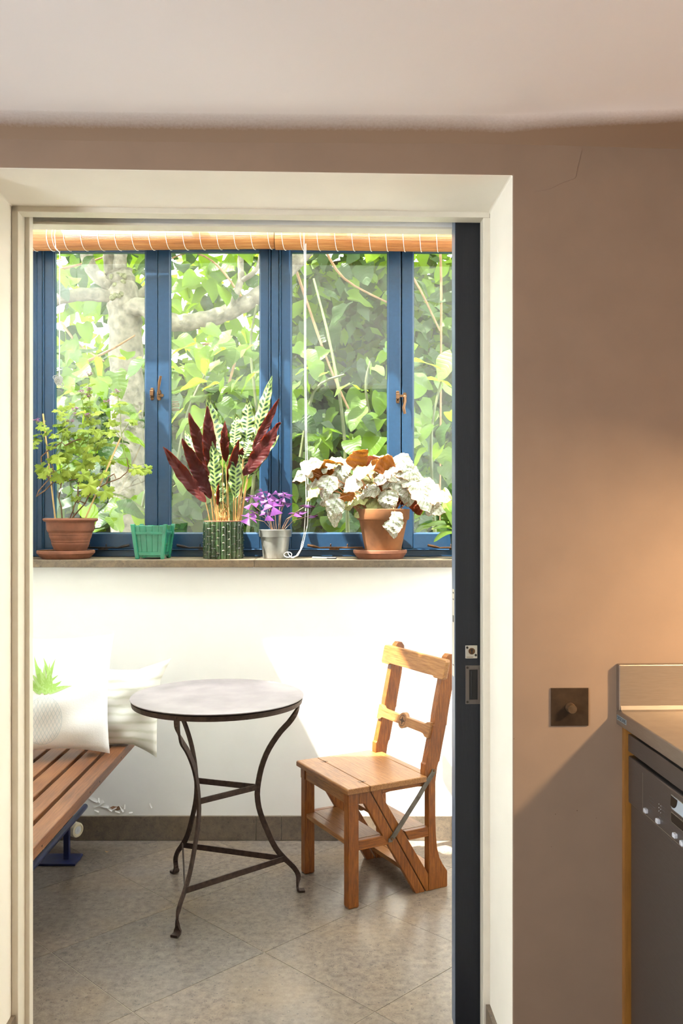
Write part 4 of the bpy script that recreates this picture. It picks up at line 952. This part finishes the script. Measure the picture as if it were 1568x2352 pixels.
tt = m.math('SUBTRACT', m.math('ADD', m.math('MULTIPLY', sx_.outputs[1], 12.0), m.math('MULTIPLY', sgn, .5)), m.math('MULTIPLY', av, .95))
cell = m.math('FRACT', tt); par = m.math('FRACT', m.math('MULTIPLY', m.math('FLOOR', tt), .5))
big = m.math('ADD', .26, m.math('MULTIPLY', par, .22))
ex = m.math('POWER', m.math('DIVIDE', m.math('SUBTRACT', cell, .5), .30), 2); ey = m.math('POWER', m.math('DIVIDE', m.math('SUBTRACT', av, m.math('ADD', .08, big)), big), 2)
blob = m.math('LESS_THAN', m.math('ADD', ex, ey), 1)
edge = m.math('GREATER_THAN', av, .93)
nz = m.noise(40, 3)
pale = m.ramp(nz, [(.3, (.19, .29, .075)), (.7, (.28, .38, .13))])
col = m.mix(blob, pale, (.016, .045, .020)); col = m.mix(edge, col, (.045, .09, .025))
sh = m.pr(col, .32); t_ = m.n('BsdfTranslucent'); m.L(col, t_.inputs[0]); mx = m.n('MixShader'); mx.inputs[0].default_value = .18; m.L(sh, mx.inputs[1]); m.L(t_.outputs[0], mx.inputs[2]); calF = m.done(mx.outputs[0])
calB = leafmat('maroon_leaf_underside', (.046, .0065, .0095), (.090, .015, .012), .42, .42, 25, (.62, .06, .008), 15)
stemm = plain('tan_petiole', (.40, .22, .07), .6, 0, 20, .3)
c4 = lambda cx, cy, d=0: at(360 + cx * .2551, 850 + cy * .2551, YP + d)
cl_ = [((480, 1350), (440, 1190), (60, 690), 120, 'B', -.03, .10), ((515, 1350), (485, 1160), (225, 620), 125, 'B', -.02, .08), ((535, 1350), (480, 960), (285, 385), 120, 'B', .0, .05), ((545, 1350), (490, 930), (455, 325), 120, 'B', -.02, -.02),
 ((600, 1350), (590, 780), (455, 250), 135, 'F', .03, -.05), ((545, 1350), (540, 1120), (505, 640), 105, 'F', -.04, .03), ((510, 1350), (470, 1000), (255, 555), 110, 'F', .04, .06), ((560, 1350), (548, 1220), (556, 1020), 34, 'B', -.04, 0),
 ((640, 1350), (622, 830), (612, 460), 80, 'B', 0, -.03), ((690, 1350), (695, 700), (720, 395), 95, 'F', .01, .02), ((650, 1350), (640, 1015), (738, 630), 75, 'B', -.03, .05), ((710, 1350), (708, 1150), (712, 690), 100, 'F', -.04, 0),
 ((720, 1350), (800, 660), (822, 262), 120, 'F', .03, -.03), ((745, 1350), (890, 600), (1038, 55), 85, 'F', .02, .03), ((740, 1350), (860, 720), (1100, 255), 75, 'B', 0, .05), ((735, 1350), (782, 950), (1105, 470), 140, 'B', -.03, .06), ((755, 1350), (820, 980), (1108, 585), 62, 'F', -.02, .05),
 ((720, 1350), (760, 900), (880, 480), 140, 'F', .04, .05), ((590, 1350), (575, 1190), (560, 960), 90, 'F', .02, 0), ((725, 1350), (775, 800), (855, 610), 100, 'F', .0, .04), ((700, 1350), (745, 800), (775, 700), 60, 'B', .02, 0)]
rc = random.Random(9)
for n_, (b0, b1, tp, wv, face, d, bow) in enumerate(cl_):
    Bp, Lb, Tp = c4(b0[0], b0[1] + 25, d * .5), c4(b1[0], b1[1], d), c4(tp[0], tp[1], d * 2.0 + (.02 if face == 'F' else -.05))
    mid = (Bp + Lb) / 2 + Vector((0, 0, .004))
    obj('petiole', MB().tube([Bp, mid, Lb], [.0026, .0022, .0018], 7), stemm, cal)
    L = (Tp - Lb).length; hwid = wv * (1.25 if face == 'F' else 1.0) * .2551 * q_ / L / 2; fq = rc.uniform(20, 26); ph = rc.uniform(0, 6)
    hw = lambda t: hwid * max(.0, math.sin(math.pi * min(1, t ** .80 * .99 + .005))) ** .80 * (1 + .045 * math.sin(t * 27)) + .002
    def zf(a, j): return bow * math.sin(math.pi * j) * 1.3 - .30 * hwid * abs(a) * math.sin(math.pi * j) + .20 * hwid * abs(a) ** 2 * math.sin(j * fq + ph + (0 if a > 0 else 1.5)) + .045 * hwid * abs(a) * math.sin(j * 70 - abs(a) * 5) + (.10 * (max(0, j - .85) / .15) ** 2 * hwid * 3)
    mb = leafgrid(hw, 10, 60, zf, thick=.0012 / L)
    axis = (Tp - Lb).normalized(); side = axis.cross(Vector((0, -1, 0))).normalized()
    nrm = Vector((0, -1, .15)) if face == 'F' else Vector((0, 1, .1)); nrm = nrm + side * rc.uniform(-.45, .45)
    me = mb.mesh('leaf'); me.materials.append(calF); me.materials.append(calB)
    inst('leaf', me, frame_(Lb, Tp, nrm), cal)
hu = MB()                                               # dry sheaths round the crown
for k in range(26):
    a = rc.uniform(0, 6.28); r_ = rc.uniform(0, Rb * .75); p = Vector((cx0 + r_ * math.cos(a) * 1.0, YP + r_ * math.sin(a), Z_S + hb2 - .006)); hgt = rc.uniform(.02, .10)
    hu.tube([p, p + Vector((rc.uniform(-.01, .014), rc.uniform(-.01, .01), hgt * .6)), p + Vector((rc.uniform(-.018, .024), rc.uniform(-.01, .01), hgt))], [.0022, .0017, .0006], 5)
obj('dry_sheath', hu, stemm, cal)
# ---- purple shamrock in a zinc pot
ox = at(631.7, 1, YP).x; ozz = lambda py: Z_S + (1284.5 - py) * q_
oxp = thing('purple_shamrock', 'purple shamrock with butterfly shaped leaves in a small grey zinc pot', 'potted plant', (ox, YP, Z_S))
obj('pot', MB().lathe([(r * q_, ozz(py) + .0005) for r, py in ((27, 1284.5), (28, 1284), (33.2, 1236), (33.2, 1235.5), (37, 1235), (37.4, 1233), (37.8, 1221), (38.4, 1219.5), (38, 1218.5), (36, 1219), (35.5, 1225), (33, 1232))], (ox, YP, 0), 48), M['galv'], oxp)
obj('soil', MB().lathe([(35 * q_, ozz(1226)), (0, ozz(1223))], (ox, YP, 0), 24), M['soil'], oxp)
ptop = leafmat('purple_leaf', (.095, .018, .125), (.17, .042, .21), .25, .55, 30, (.5, .05, .35)); pbot = leafmat('dark_magenta_underside', (.085, .006, .03), (.13, .010, .05), .3, .5)
tri = MB()
for sg, mi in ((1, 0), (-1, 1)):
    def g(i, j):
        a = 2 * i - 1; w_ = .60 * j ** .9; x = a * w_; y = j * (1 - .10 * (1 - abs(a)) ) * .92
        return (x, y, .16 * abs(a) * j - .12 * j * j + sg * .008)
    tri.grid(g, 4, 4, mi, True, flip=(sg < 0), tri=True)
tme = tri.mesh('leaf'); tme.materials.append(ptop); tme.materials.append(pbot)
ro_ = random.Random(5)
heads = [((1050, 1440), (855, 1140), 78, 0), ((1030, 1440), (950, 1095), 70, .04), ((1090, 1440), (1035, 1125), 75, 0), ((1140, 1440), (1150, 1110), 75, .03), ((1140, 1440), (1145, 1140), 62, -.01), ((1060, 1440), (1000, 1175), 80, -.02), ((1110, 1440), (1150, 1200), 66, 0), ((1030, 1440), (850, 1205), 72, -.03), ((1085, 1440), (1045, 1230), 100, -.05), ((1050, 1440), (830, 1330), 80, -.06), ((1040, 1440), (875, 1280), 62, -.02), ((1020, 1440), (1000, 1300), 78, -.05), ((1150, 1440), (1250, 1290), 70, -.03), ((1165, 1440), (1290, 1275), 66, .0), ((1170, 1440), (1355, 1215), 66, .02), ((1175, 1440), (1385, 1310), 60, .02), ((1120, 1440), (1110, 1180), 60, .04), ((1010, 1440), (930, 1130), 55, .05)]
for b0, hd, sz, d in heads:
    Bp, Hp = c4(b0[0] * .55 + 1065 * .45, b0[1] + 20, d * .4), c4(hd[0], hd[1], d)
    mid = Bp.lerp(Hp, .55) + Vector(((Bp.x - Hp.x) * .15, 0, .012))
    obj('stem', MB().tube([Bp, mid, Hp], .0010, 5), plain('pinkish_stem', (.48, .28, .16), .6) if 'pinkish_stem' not in bpy.data.materials else bpy.data.materials['pinkish_stem'], oxp)
    s_ = sz * .2551 * q_ * 1.0; up = Vector((ro_.uniform(-.3, .3), -.55 + ro_.uniform(-.25, .2), .75)); a0 = ro_.uniform(0, 6.28)
    if hd[0] > 1200: up = Vector((ro_.uniform(-.2, .2), -.15, .9))
    for k in range(3):
        up_ = up.normalized(); xx = up_.orthogonal().normalized(); yy = up_.cross(xx); a = a0 + k * 2.094; d_ = xx * math.cos(a) + yy * math.sin(a) - up_ * .25
        inst('leaf', tme, frame_(Hp, Hp + d_, up_, scale=s_), oxp)
# ---- silver begonia in a weathered terracotta pot
bx = at(879.5, 1, YP).x; bzz = lambda py: Z_S + (1284 - py) * q_
bg_ = thing('potted_begonia', 'bushy silver leaved begonia with orange undersides in a weathered terracotta pot', 'potted plant', (bx, YP, bzz(1272)))
obj('pot', MB().lathe([(r * q_, bzz(py)) for r, py in ((39, 1276), (41, 1266), (55.0, 1196.5), (55.5, 1196), (58.5, 1195.5), (60, 1193), (61, 1173), (61, 1171.5), (59.5, 1170.5), (56.5, 1171.5), (54, 1185))], (bx, YP, 0), 56), M['terra2'], bg_)
obj('soil', MB().lathe([(55.5 * q_, bzz(1183)), (0, bzz(1178))], (bx, YP, 0), 24), M['soil'], bg_)
m = N('silver_leaf_top'); uv = m.n('UVMap'); sx_ = m.n('SeparateXYZ'); m.L(uv.outputs[0], sx_.inputs[0])
av = m.math('ABSOLUTE', m.math('SUBTRACT', m.math('MULTIPLY', sx_.outputs[0], 2), 1))
nz = m.noise(55, 4); nb_ = m.noise(22, 2)
vt = m.math('SUBTRACT', m.math('MULTIPLY', sx_.outputs[1], 5.5), m.math('MULTIPLY', av, 1.6))
vein = m.math('LESS_THAN', m.math('ABSOLUTE', m.math('SUBTRACT', m.math('FRACT', vt), .5)), m.math('MULTIPLY', nz, .14))
vein = m.math('MAXIMUM', vein, m.math('LESS_THAN', av, .05))
col = m.ramp(nb_, [(.3, (.34, .37, .27)), (.65, (.62, .63, .55))]); col = m.mix(m.math('MULTIPLY', vein, .7), col, (.10, .17, .045))
col = m.mix(m.math('GREATER_THAN', m.math('ADD', av, m.math('MULTIPLY', nb_, .10)), 1.02), col, (.30, .11, .03))
sh = m.pr(col, .42); t_ = m.n('BsdfTranslucent'); t_.inputs[0].default_value = (.62, .56, .10, 1); mx = m.n('MixShader'); mx.inputs[0].default_value = .22; m.L(sh, mx.inputs[1]); m.L(t_.outputs[0], mx.inputs[2]); begF = m.done(mx.outputs[0])
begB = leafmat('orange_leaf_underside', (.27, .085, .018), (.40, .16, .035), .45, .5, 25, (.75, .28, .03))
begR = leafmat('red_leaf_underside', (.22, .045, .02), (.32, .08, .03), .35, .5, 25, (.6, .10, .02))
begG = leafmat('green_silver_leaf', (.30, .36, .12), (.55, .58, .28), .3, .45, 30, (.7, .7, .08))
def begleaf(seed):
    rr = random.Random(seed); ph = rr.uniform(0, 6); sk = rr.uniform(-.25, .25)
    def hw(t): return .44 * max(0, math.sin(math.pi * min(1, (t * .94 + .06)) ** .62)) ** .75 + .01
    def jag(j, a): return (1 + sk * (1 if a > 0 else -1) * (1 - j)) * (1 + .05 * abs(a) * math.sin(j * 38 + ph))
    def zf(a, j): return .10 * math.sin(math.pi * j) - .16 * a * a * hw(j) + .07 * abs(a) * math.sin(j * 11 + ph + 2 * (a > 0)) + .03 * math.sin(j * 25 + a * 5) - .12 * j * j
    return leafgrid(hw, 10, 16, zf, thick=.010, jag=jag)
bm_ = {}
for s_ in range(4):
    for k, (a, b) in dict(W=(begF, begB), G=(begG, begR), R=(begF, begR)).items():
        me = begleaf(s_).mesh('leaf'); me.materials.append(a); me.materials.append(b); bm_[(s_, k)] = me
bl_ = [(200, 235, 180, 20, 'W'), (120, 330, 170, 200, 'W'), (370, 275, 190, 25, 'O'), (240, 325, 130, 30, 'O'), (400, 215, 140, 10, 'G'), (470, 255, 160, 50, 'W'), (590, 190, 180, 55, 'O'), (540, 200, 140, 75, 'W'), (330, 260, 120, 30, 'W'), (770, 210, 210, 15, 'W'), (790, 250, 170, 200, 'O'), (625, 290, 170, 10, 'Y'), (960, 235, 190, -50, 'W'), (1000, 300, 190, -40, 'W'), (985, 330, 90, -60, 'R'), (1060, 330, 130, -20, 'W'), (235, 390, 170, 200, 'W'), (390, 350, 240, 240, 'W'), (325, 430, 200, 250, 'W'), (350, 520, 170, 200, 'W'), (380, 600, 170, 250, 'W'), (390, 680, 130, 260, 'W'), (530, 410, 160, 210, 'W'), (670, 465, 170, 200, 'W'), (560, 530, 200, 210, 'G'), (620, 610, 160, 210, 'G'), (740, 550, 180, -20, 'G'), (830, 545, 180, -80, 'W'), (870, 730, 200, -95, 'W'), (920, 410, 240, -50, 'W'), (990, 460, 220, -90, 'W'), (1140, 400, 220, -20, 'W'), (1180, 470, 230, -40, 'W'), (1120, 540, 190, -60, 'W'), (1060, 575, 150, -70, 'R'), (1215, 605, 150, -10, 'W'), (1250, 500, 170, -10, 'W'), (800, 350, 170, 0, 'W'), (690, 390, 140, 10, 'G'), (580, 225, 130, 20, 'R'), (690, 220, 130, 30, 'R'), (910, 510, 140, 190, 'R'), (810, 440, 140, 20, 'R'), (480, 490, 130, 220, 'O'), (205, 480, 130, 220, 'Y'), (870, 390, 190, -20, 'W'), (720, 300, 150, 40, 'G'), (450, 390, 170, 210, 'W'), (1040, 410, 170, -40, 'W'), (300, 360, 150, 190, 'W'), (1090, 470, 190, -70, 'W'), (640, 380, 130, 100, 'G'), (850, 290, 130, 30, 'W'), (300, 300, 150, 15, 'O'), (760, 255, 130, 10, 'O')]
c5 = lambda cx, cy, d=0: at(660 + cx * .2806, 1000 + cy * .2806, YP + d)
rb = random.Random(21)
for cx, cy, sz, ang, ty in bl_:
    far_ = ty in 'RG'
    d = rb.uniform(-.01, .05) if far_ else rb.uniform(-.09, .0); d -= .03 * (cy > 450)
    c = c5(cx, cy, d); L = sz * .2806 * q_ * 1.08; a = R(ang)
    dr = Vector((math.cos(a), rb.uniform(-.35, .1), math.sin(a)))
    nrm = Vector((rb.uniform(-.3, .3), -.62 + rb.uniform(-.2, .2), .70)) if ty != 'O' and ty != 'R' else Vector((rb.uniform(-.3, .3), .80, .35))
    mk = 'W' if ty in 'WO' else 'G' if ty in 'GY' else 'R'
    b0 = c - dr.normalized() * L * .48
    inst('leaf', bm_[(rb.randrange(4), mk)], frame_(b0, b0 + dr, nrm, scale=L), bg_)
    root_ = Vector((bx + (b0.x - bx) * .28, YP + rb.uniform(-.04, .04), bzz(1180)))
    md = root_.lerp(b0, .55) + Vector((0, 0.01, .03 if cy < 600 else .05))
    obj('stem', MB().tube([root_, md, b0 + Vector((0, .004, 0))], [.0030, .0024, .0018], 6), bpy.data.materials.get('russet_stem') or plain('russet_stem', (.36, .15, .06), .6), bg_)
# ---- strap leaved plant half hidden by the door
orx = at(1066, 1, YP).x
orp = thing('strap_leaf_plant', 'strap leaved green plant in a dark green pot, half hidden behind the dark door', 'potted plant', (orx, YP, Z_S))
obj('pot', MB().lathe([(.048, Z_S + .0005), (.052, Z_S + .01), (.064, Z_S + .105), (.066, Z_S + .110), (.062, Z_S + .110), (.058, Z_S + .09)], (orx, YP, 0), 40), plain('bottle_green_glaze', (.010, .06, .035), .15, coat=.5), orp)
obj('soil', MB().lathe([(.060, Z_S + .095), (0, Z_S + .100)], (orx, YP, 0), 24), M['soil'], orp)
sl_ = leafmat('strap_leaf', (.13, .26, .035), (.30, .46, .08), .3, .3, 18, (.5, .7, .06))
hw = lambda t: .17 * max(0, math.sin(math.pi * min(1, t ** .8 * .97 + .03))) ** .6 + .01
sme = leafgrid(hw, 6, 18, lambda a, j: .28 * math.sin(math.pi * j * .9) - .5 * hw(j) * abs(a) * .4, thick=.006).mesh('leaf'); sme.materials.append(sl_); sme.materials.append(sl_)
for tip, d, nr in (((1105, 775), .03, (0, -.4, .9)), ((1170, 790), -.02, (0, -.35, .9)), ((1200, 895), -.06, (-.8, -.5, .3)), ((1300, 425), .02, (-.5, -.5, .5)), ((1185, 480), .03, (-.1, -.6, .7)), ((1240, 690), .0, (-.2, -.5, .8)), ((1480, 500), .0, (.3, -.5, .6)), ((1560, 700), -.03, (.2, -.4, .9)), ((1400, 380), .04, (.1, -.9, .3))):
    tp = c5(tip[0], tip[1], d); b0 = Vector((orx - .005, YP, Z_S + .10)); inst('leaf', sme, frame_(b0, tp, nr), orp)
# ---- pen lying on the sill
pn = thing('pen', 'slim grey pen lying on the stone sill beside the blind cords', 'pen', tuple(at(745, 1281, 3.86)))
pa, pbn = at(717, 1281, 3.88), at(772, 1281, 3.83); pa.z = pbn.z = Z_S + .0042
dn = (pbn - pa).normalized()
obj('barrel', MB().tube([pa, pa + dn * .002, pa.lerp(pbn, .62)], [.0025, .0038, .0038], 10), plain('clear_grey_plastic', (.22, .26, .27), .25), pn)
obj('cap', MB().tube([pa.lerp(pbn, .62), pbn - dn * .003, pbn], [.0042, .0042, .003], 10), plain('dark_cap', (.02, .025, .03), .3), pn)
# ================================================================== garden beyond the window
mb = MB().box((-12, 4.14, -.25), (12, 16, -.05)); struct('garden_ground', mb, plain('garden_soil', (.10, .085, .05), .95, 0, 8, .4))
mb = MB().box((-9, 8.9, -.05), (9, 9.1, 2.2)); struct('garden_wall', mb, plain('garden_wall_render', (.30, .29, .25), .9, 0, 5, .25, .004))
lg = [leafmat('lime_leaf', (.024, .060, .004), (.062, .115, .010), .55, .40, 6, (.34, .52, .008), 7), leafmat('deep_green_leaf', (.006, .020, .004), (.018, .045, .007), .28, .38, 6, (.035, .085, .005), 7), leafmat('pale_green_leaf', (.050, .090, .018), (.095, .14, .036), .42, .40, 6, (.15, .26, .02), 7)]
# unseen house block above the kitchen, added to shade the garden
mb = MB().box((-5, -3.0, 2.45), (6, 2.36, 4.1)); struct('wall_house_shade', mb, M['beige'])
def heart(seed, asp):
    rr = random.Random(seed); ph = rr.uniform(0, 6)
    mb = MB(); cur = rr.uniform(.05, .35)
    hw = lambda t: asp * (math.sin(math.pi * min(1, (t * .93 + .07)) ** .70)) ** .75 * .5 + .004 if t < .985 else .004
    mb.grid(lambda i, j: ((2 * i - 1) * hw(j), j - .10 * abs(2 * i - 1) * (1 - j) * 1.2, -.22 * hw(j) * abs(2 * i - 1) * -1 + .05 * math.sin(j * 9 + ph) * abs(2 * i - 1) - cur * j * j), 4, 8, 0, True)
    return mb
LM = []
for k in range(3):
    row = []
    for s_ in range(3):
        me = heart(s_ + 5 * k, (.95, .85, .8)[s_]).mesh('leaf'); me.materials.append(lg[k]); row.append(me)
    LM.append(row)
ro2 = random.Random(77)
def leafrot(c, s_, kind, parent, face=.55, droop=.6):
    dr = Vector((ro2.uniform(-1, 1), ro2.uniform(-.8, .3), -droop + ro2.uniform(-.35, .5)))
    nrm = Vector((ro2.uniform(-.6, .6), -face + ro2.uniform(-.3, .5), .75 + ro2.uniform(-.3, .3)))
    inst('leaf', ro2.choice(LM[kind]), frame_(c, c + dr, nrm, scale=s_), parent)
# pollarded tree
YT = 6.0
tr = thing('pollarded_tree', 'grey barked pollarded tree with knobbly trunk outside the left window panes', 'tree', tuple(at(287, 1176, YT).xy) + (-.05,))
tp = lambda pts: [at(x, y, YT + d) for x, y, d in pts]
def branch(pts, r0, r1, nm='branch', m_=None, seg=12):
    P = tp(pts); n = len(P); Q = []; rs = []
    for i in range(n - 1):                              # Catmull-Rom
        p0, p1, p2, p3 = P[max(0, i - 1)], P[i], P[i + 1], P[min(n - 1, i + 2)]
        for k in range(4):
            t = k / 4; Q.append(.5 * ((2 * p1) + (p2 - p0) * t + (2 * p0 - 5 * p1 + 4 * p2 - p3) * t * t + (3 * p1 - p0 - 3 * p2 + p3) * t ** 3))
    Q.append(P[-1]); N_ = len(Q)
    rs = [(r0 + (r1 - r0) * i / (N_ - 1)) * (1 + .07 * math.sin(i * 2.3)) for i in range(N_)]
    return obj(nm, MB().tube(Q, rs, seg), m_ or M['bark'], tr)
branch([(292, 1700, 0), (292, 1300, 0), (293, 1050, 0), (290, 880, 0), (288, 760, 0), (284, 700, 0), (276, 655, 0), (268, 630, 0)], .118, .105, 'trunk', None, 18)
for pts, a, b in (([(278, 690, -.02), (250, 680, -.05), (200, 676, -.1), (150, 682, -.15), (90, 700, -.2), (20, 690, -.2)], .050, .036), ([(276, 668, -.03), (245, 650, -.06), (215, 625, -.08), (200, 590, -.1), (190, 540, -.1), (170, 470, -.1)], .052, .035),
                  ([(262, 650, .02), (251, 610, .03), (249, 570, .03), (245, 480, .05)], .040, .034), ([(272, 650, -.04), (276, 600, -.06), (279, 560, -.06), (290, 440, -.08)], .046, .038),
                  ([(288, 710, -.04), (325, 705, -.08), (360, 722, -.1), (400, 741, -.12), (450, 738, -.12), (500, 726, -.12), (550, 705, -.12), (590, 680, -.1), (640, 640, -.05), (720, 560, 0)], .062, .050),
                  ([(532, 716, -.15), (541, 680, -.16), (553, 640, -.16), (552, 600, -.17), (556, 560, -.17), (570, 470, -.17)], .024, .018), ([(553, 645, -.16), (580, 628, -.18), (596, 600, -.18), (604, 520, -.2)], .018, .012),
                  ([(300, 690, .05), (335, 665, .15), (370, 620, .2), (400, 540, .2)], .034, .02)): branch(pts, a, b)
kb = MB()                                               # mossy burr where the branches part
for k in range(26):
    c = at(270 + ro2.uniform(-16, 20), 655 + ro2.uniform(-28, 34), YT - .09 + ro2.uniform(-.02, .04)); kb.lathe([(0, -.016), (.016, -.008), (.02, 0), (.014, .01), (0, .014)], c, 8, 0, None, Euler((ro2.uniform(0, 3), ro2.uniform(0, 3), 0)).to_matrix())
obj('burr', kb, plain('mossy_bark', (.10, .10, .05), .95, 0, 40, .6, .004), tr)
for pts in ([(560, 690, .3), (500, 610, .35), (440, 580, .4), (380, 600, .45)], [(130, 620, .2), (210, 600, .25), (320, 560, .3)], [(200, 830, -.3), (260, 800, -.35), (310, 770, -.4)], [(140, 740, .2), (180, 790, .1), (240, 830, 0)], [(520, 900, -.6), (540, 830, -.5), (560, 760, -.3)], [(430, 800, -.5), (490, 790, -.5), (560, 820, -.5)]):
    branch(pts, .010, .005, 'twig', M['twig'], 6)
nleaf = 0
for k in range(285):
    while True:
        px, py = ro2.uniform(60, 680), ro2.uniform(380, 900)
        if py < 700 or ro2.random() < .6: break
    d = ro2.uniform(.15, 1.5) if ro2.random() < .72 else ro2.uniform(-.7, -.2)
    if d < 0 and (abs(px - 285) < 60 and py < 800 or (690 < py < 760)): d = ro2.uniform(.2, 1.2)
    leafrot(at(px, py, YT + d), ro2.uniform(.11, .19), 0 if ro2.random() < .75 else 1, tr)
cr2 = MB()                                              # unseen crown above the frame, spread wide to shade the garden
for k in range(7000):
    c = Vector((ro2.uniform(-6, 5.5), ro2.uniform(4.75, 9.5), ro2.uniform(3.75, 5.6))); a = ro2.uniform(0, 6.28); s_ = ro2.uniform(.10, .2)
    x = Vector((math.cos(a), math.sin(a), ro2.uniform(-.4, .4))) * s_; y = Vector((-math.sin(a), math.cos(a), ro2.uniform(-.6, .2))) * s_
    b_ = cr2.add([c - x * .1, c + y * .45 + x * .35, c + x, c - y * .45 + x * .35]); cr2.face((b_, b_ + 3, b_ + 2, b_ + 1))
co = obj('shade_foliage', cr2, lg[0], tr); co['kind'] = 'stuff'
# broad leaved climber in front of it, whose shoots hang past the panes
cm = thing('leafy_climber', 'broad leaved climber with pale hanging shoots crowding the lower window panes', 'shrub', (-.2, 5.2, -.05))
tr_keep = tr; tr = cm; OST = plain('olive_shoot', (.065, .075, .022), .7, 0, 20, .3)
for pts in ([(560, 1300, -.8), (590, 1000, -.9), (575, 800, -.9), (590, 700, -1)], [(800, 1300, -1), (790, 1000, -1), (760, 800, -.9), (720, 640, -.8)], [(660, 560, .2), (700, 680, .2), (760, 850, .1), (830, 1000, 0)], [(905, 1200, -.9), (870, 1050, -.9), (840, 900, -1), (850, 830, -1)], [(400, 1100, -.9), (430, 950, -1), (470, 860, -1)], [(300, 1300, -.8), (340, 1100, -.8), (370, 1000, -.8)], [(1000, 1250, -.8), (990, 1000, -.9), (1020, 850, -.9)], [(690, 1050, -1), (720, 900, -1), (790, 860, -1)], [(740, 560, .4), (790, 640, .4), (900, 700, .3)], [(880, 560, .5), (950, 640, .5), (1010, 760, .5)], [(430, 1250, -.9), (300, 1150, -.9), (230, 1130, -.9)], [(1010, 560, .6), (1013, 700, .6), (1010, 1200, .6)]):
    branch(pts, .012, .006, 'stem', M['twig'] if pts[0][1] < 700 else OST, 6)
tr = tr_keep
sprays = [(440, 800, 22, 90), (500, 870, 20, 90), (560, 800, 16, 70), (860, 930, 18, 80), (830, 1030, 20, 90), (720, 980, 12, 60), (990, 980, 18, 70), (560, 930, 14, 60), (160, 900, 16, 70), (240, 860, 14, 80), (300, 1180, 16, 60), (430, 960, 14, 60), (760, 1080, 16, 80), (990, 1080, 14, 60), (610, 1050, 10, 50), (700, 840, 10, 60), (980, 850, 10, 50), (200, 1040, 14, 70), (460, 1080, 12, 60), (900, 830, 8, 60)]
for cx, cy, n, sp_r in sprays:
    for k in range(n):
        px, py = cx + ro2.gauss(0, sp_r * .65), cy + ro2.gauss(0, sp_r * .5)
        if 235 < px < 335 and py < 820 or (390 < px < 610 and 660 < py < 750): continue
        leafrot(at(px, py, ro2.uniform(4.75, 5.5)), ro2.uniform(.085, .16), ro2.choice((0, 2, 1, 0)), cm, .5, .45)
# dark evergreen hedge behind everything
hd = thing('evergreen_hedge', 'dense dark green hedge filling the view at the back of the garden', 'hedge', (0, 7.8, -.05))
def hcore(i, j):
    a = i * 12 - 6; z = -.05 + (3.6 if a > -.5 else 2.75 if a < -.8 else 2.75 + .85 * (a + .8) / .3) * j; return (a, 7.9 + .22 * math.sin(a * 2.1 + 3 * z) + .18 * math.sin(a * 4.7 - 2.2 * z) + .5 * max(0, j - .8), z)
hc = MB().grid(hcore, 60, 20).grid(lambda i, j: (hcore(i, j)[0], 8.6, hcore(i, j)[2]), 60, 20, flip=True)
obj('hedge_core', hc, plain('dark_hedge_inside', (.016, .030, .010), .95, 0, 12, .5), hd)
hl = MB()
for k in range(15000):
    a = ro2.uniform(-5.2, 4.6); z = ro2.uniform(.2, 4.25); c = Vector((a, 7.75 + .22 * math.sin(a * 2.1 + 3 * z) + .18 * math.sin(a * 4.7 - 2.2 * z) + ro2.uniform(-.35, .15), z))
    th = ro2.uniform(0, 6.28); s_ = ro2.uniform(.09, .17); x = Vector((math.cos(th), ro2.uniform(-.6, .2), math.sin(th) - .3)) * s_; n_ = Vector((ro2.uniform(-.5, .5), -.8, ro2.uniform(.2, .9))); y = x.cross(n_).normalized() * s_ * .36
    if a < -.6 and z > 2.75 and ro2.random() < .45: continue
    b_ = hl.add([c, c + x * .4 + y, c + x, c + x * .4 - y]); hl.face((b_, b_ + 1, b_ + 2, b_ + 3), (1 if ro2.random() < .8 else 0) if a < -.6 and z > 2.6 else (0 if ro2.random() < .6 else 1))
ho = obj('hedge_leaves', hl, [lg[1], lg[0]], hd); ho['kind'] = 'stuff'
for k in range(290):
    c = at(ro2.uniform(90, 1130), ro2.uniform(540, 1270), ro2.uniform(6.6, 7.5)); leafrot(c, ro2.uniform(.13, .22), 1 if ro2.random() < .7 else 0, hd)
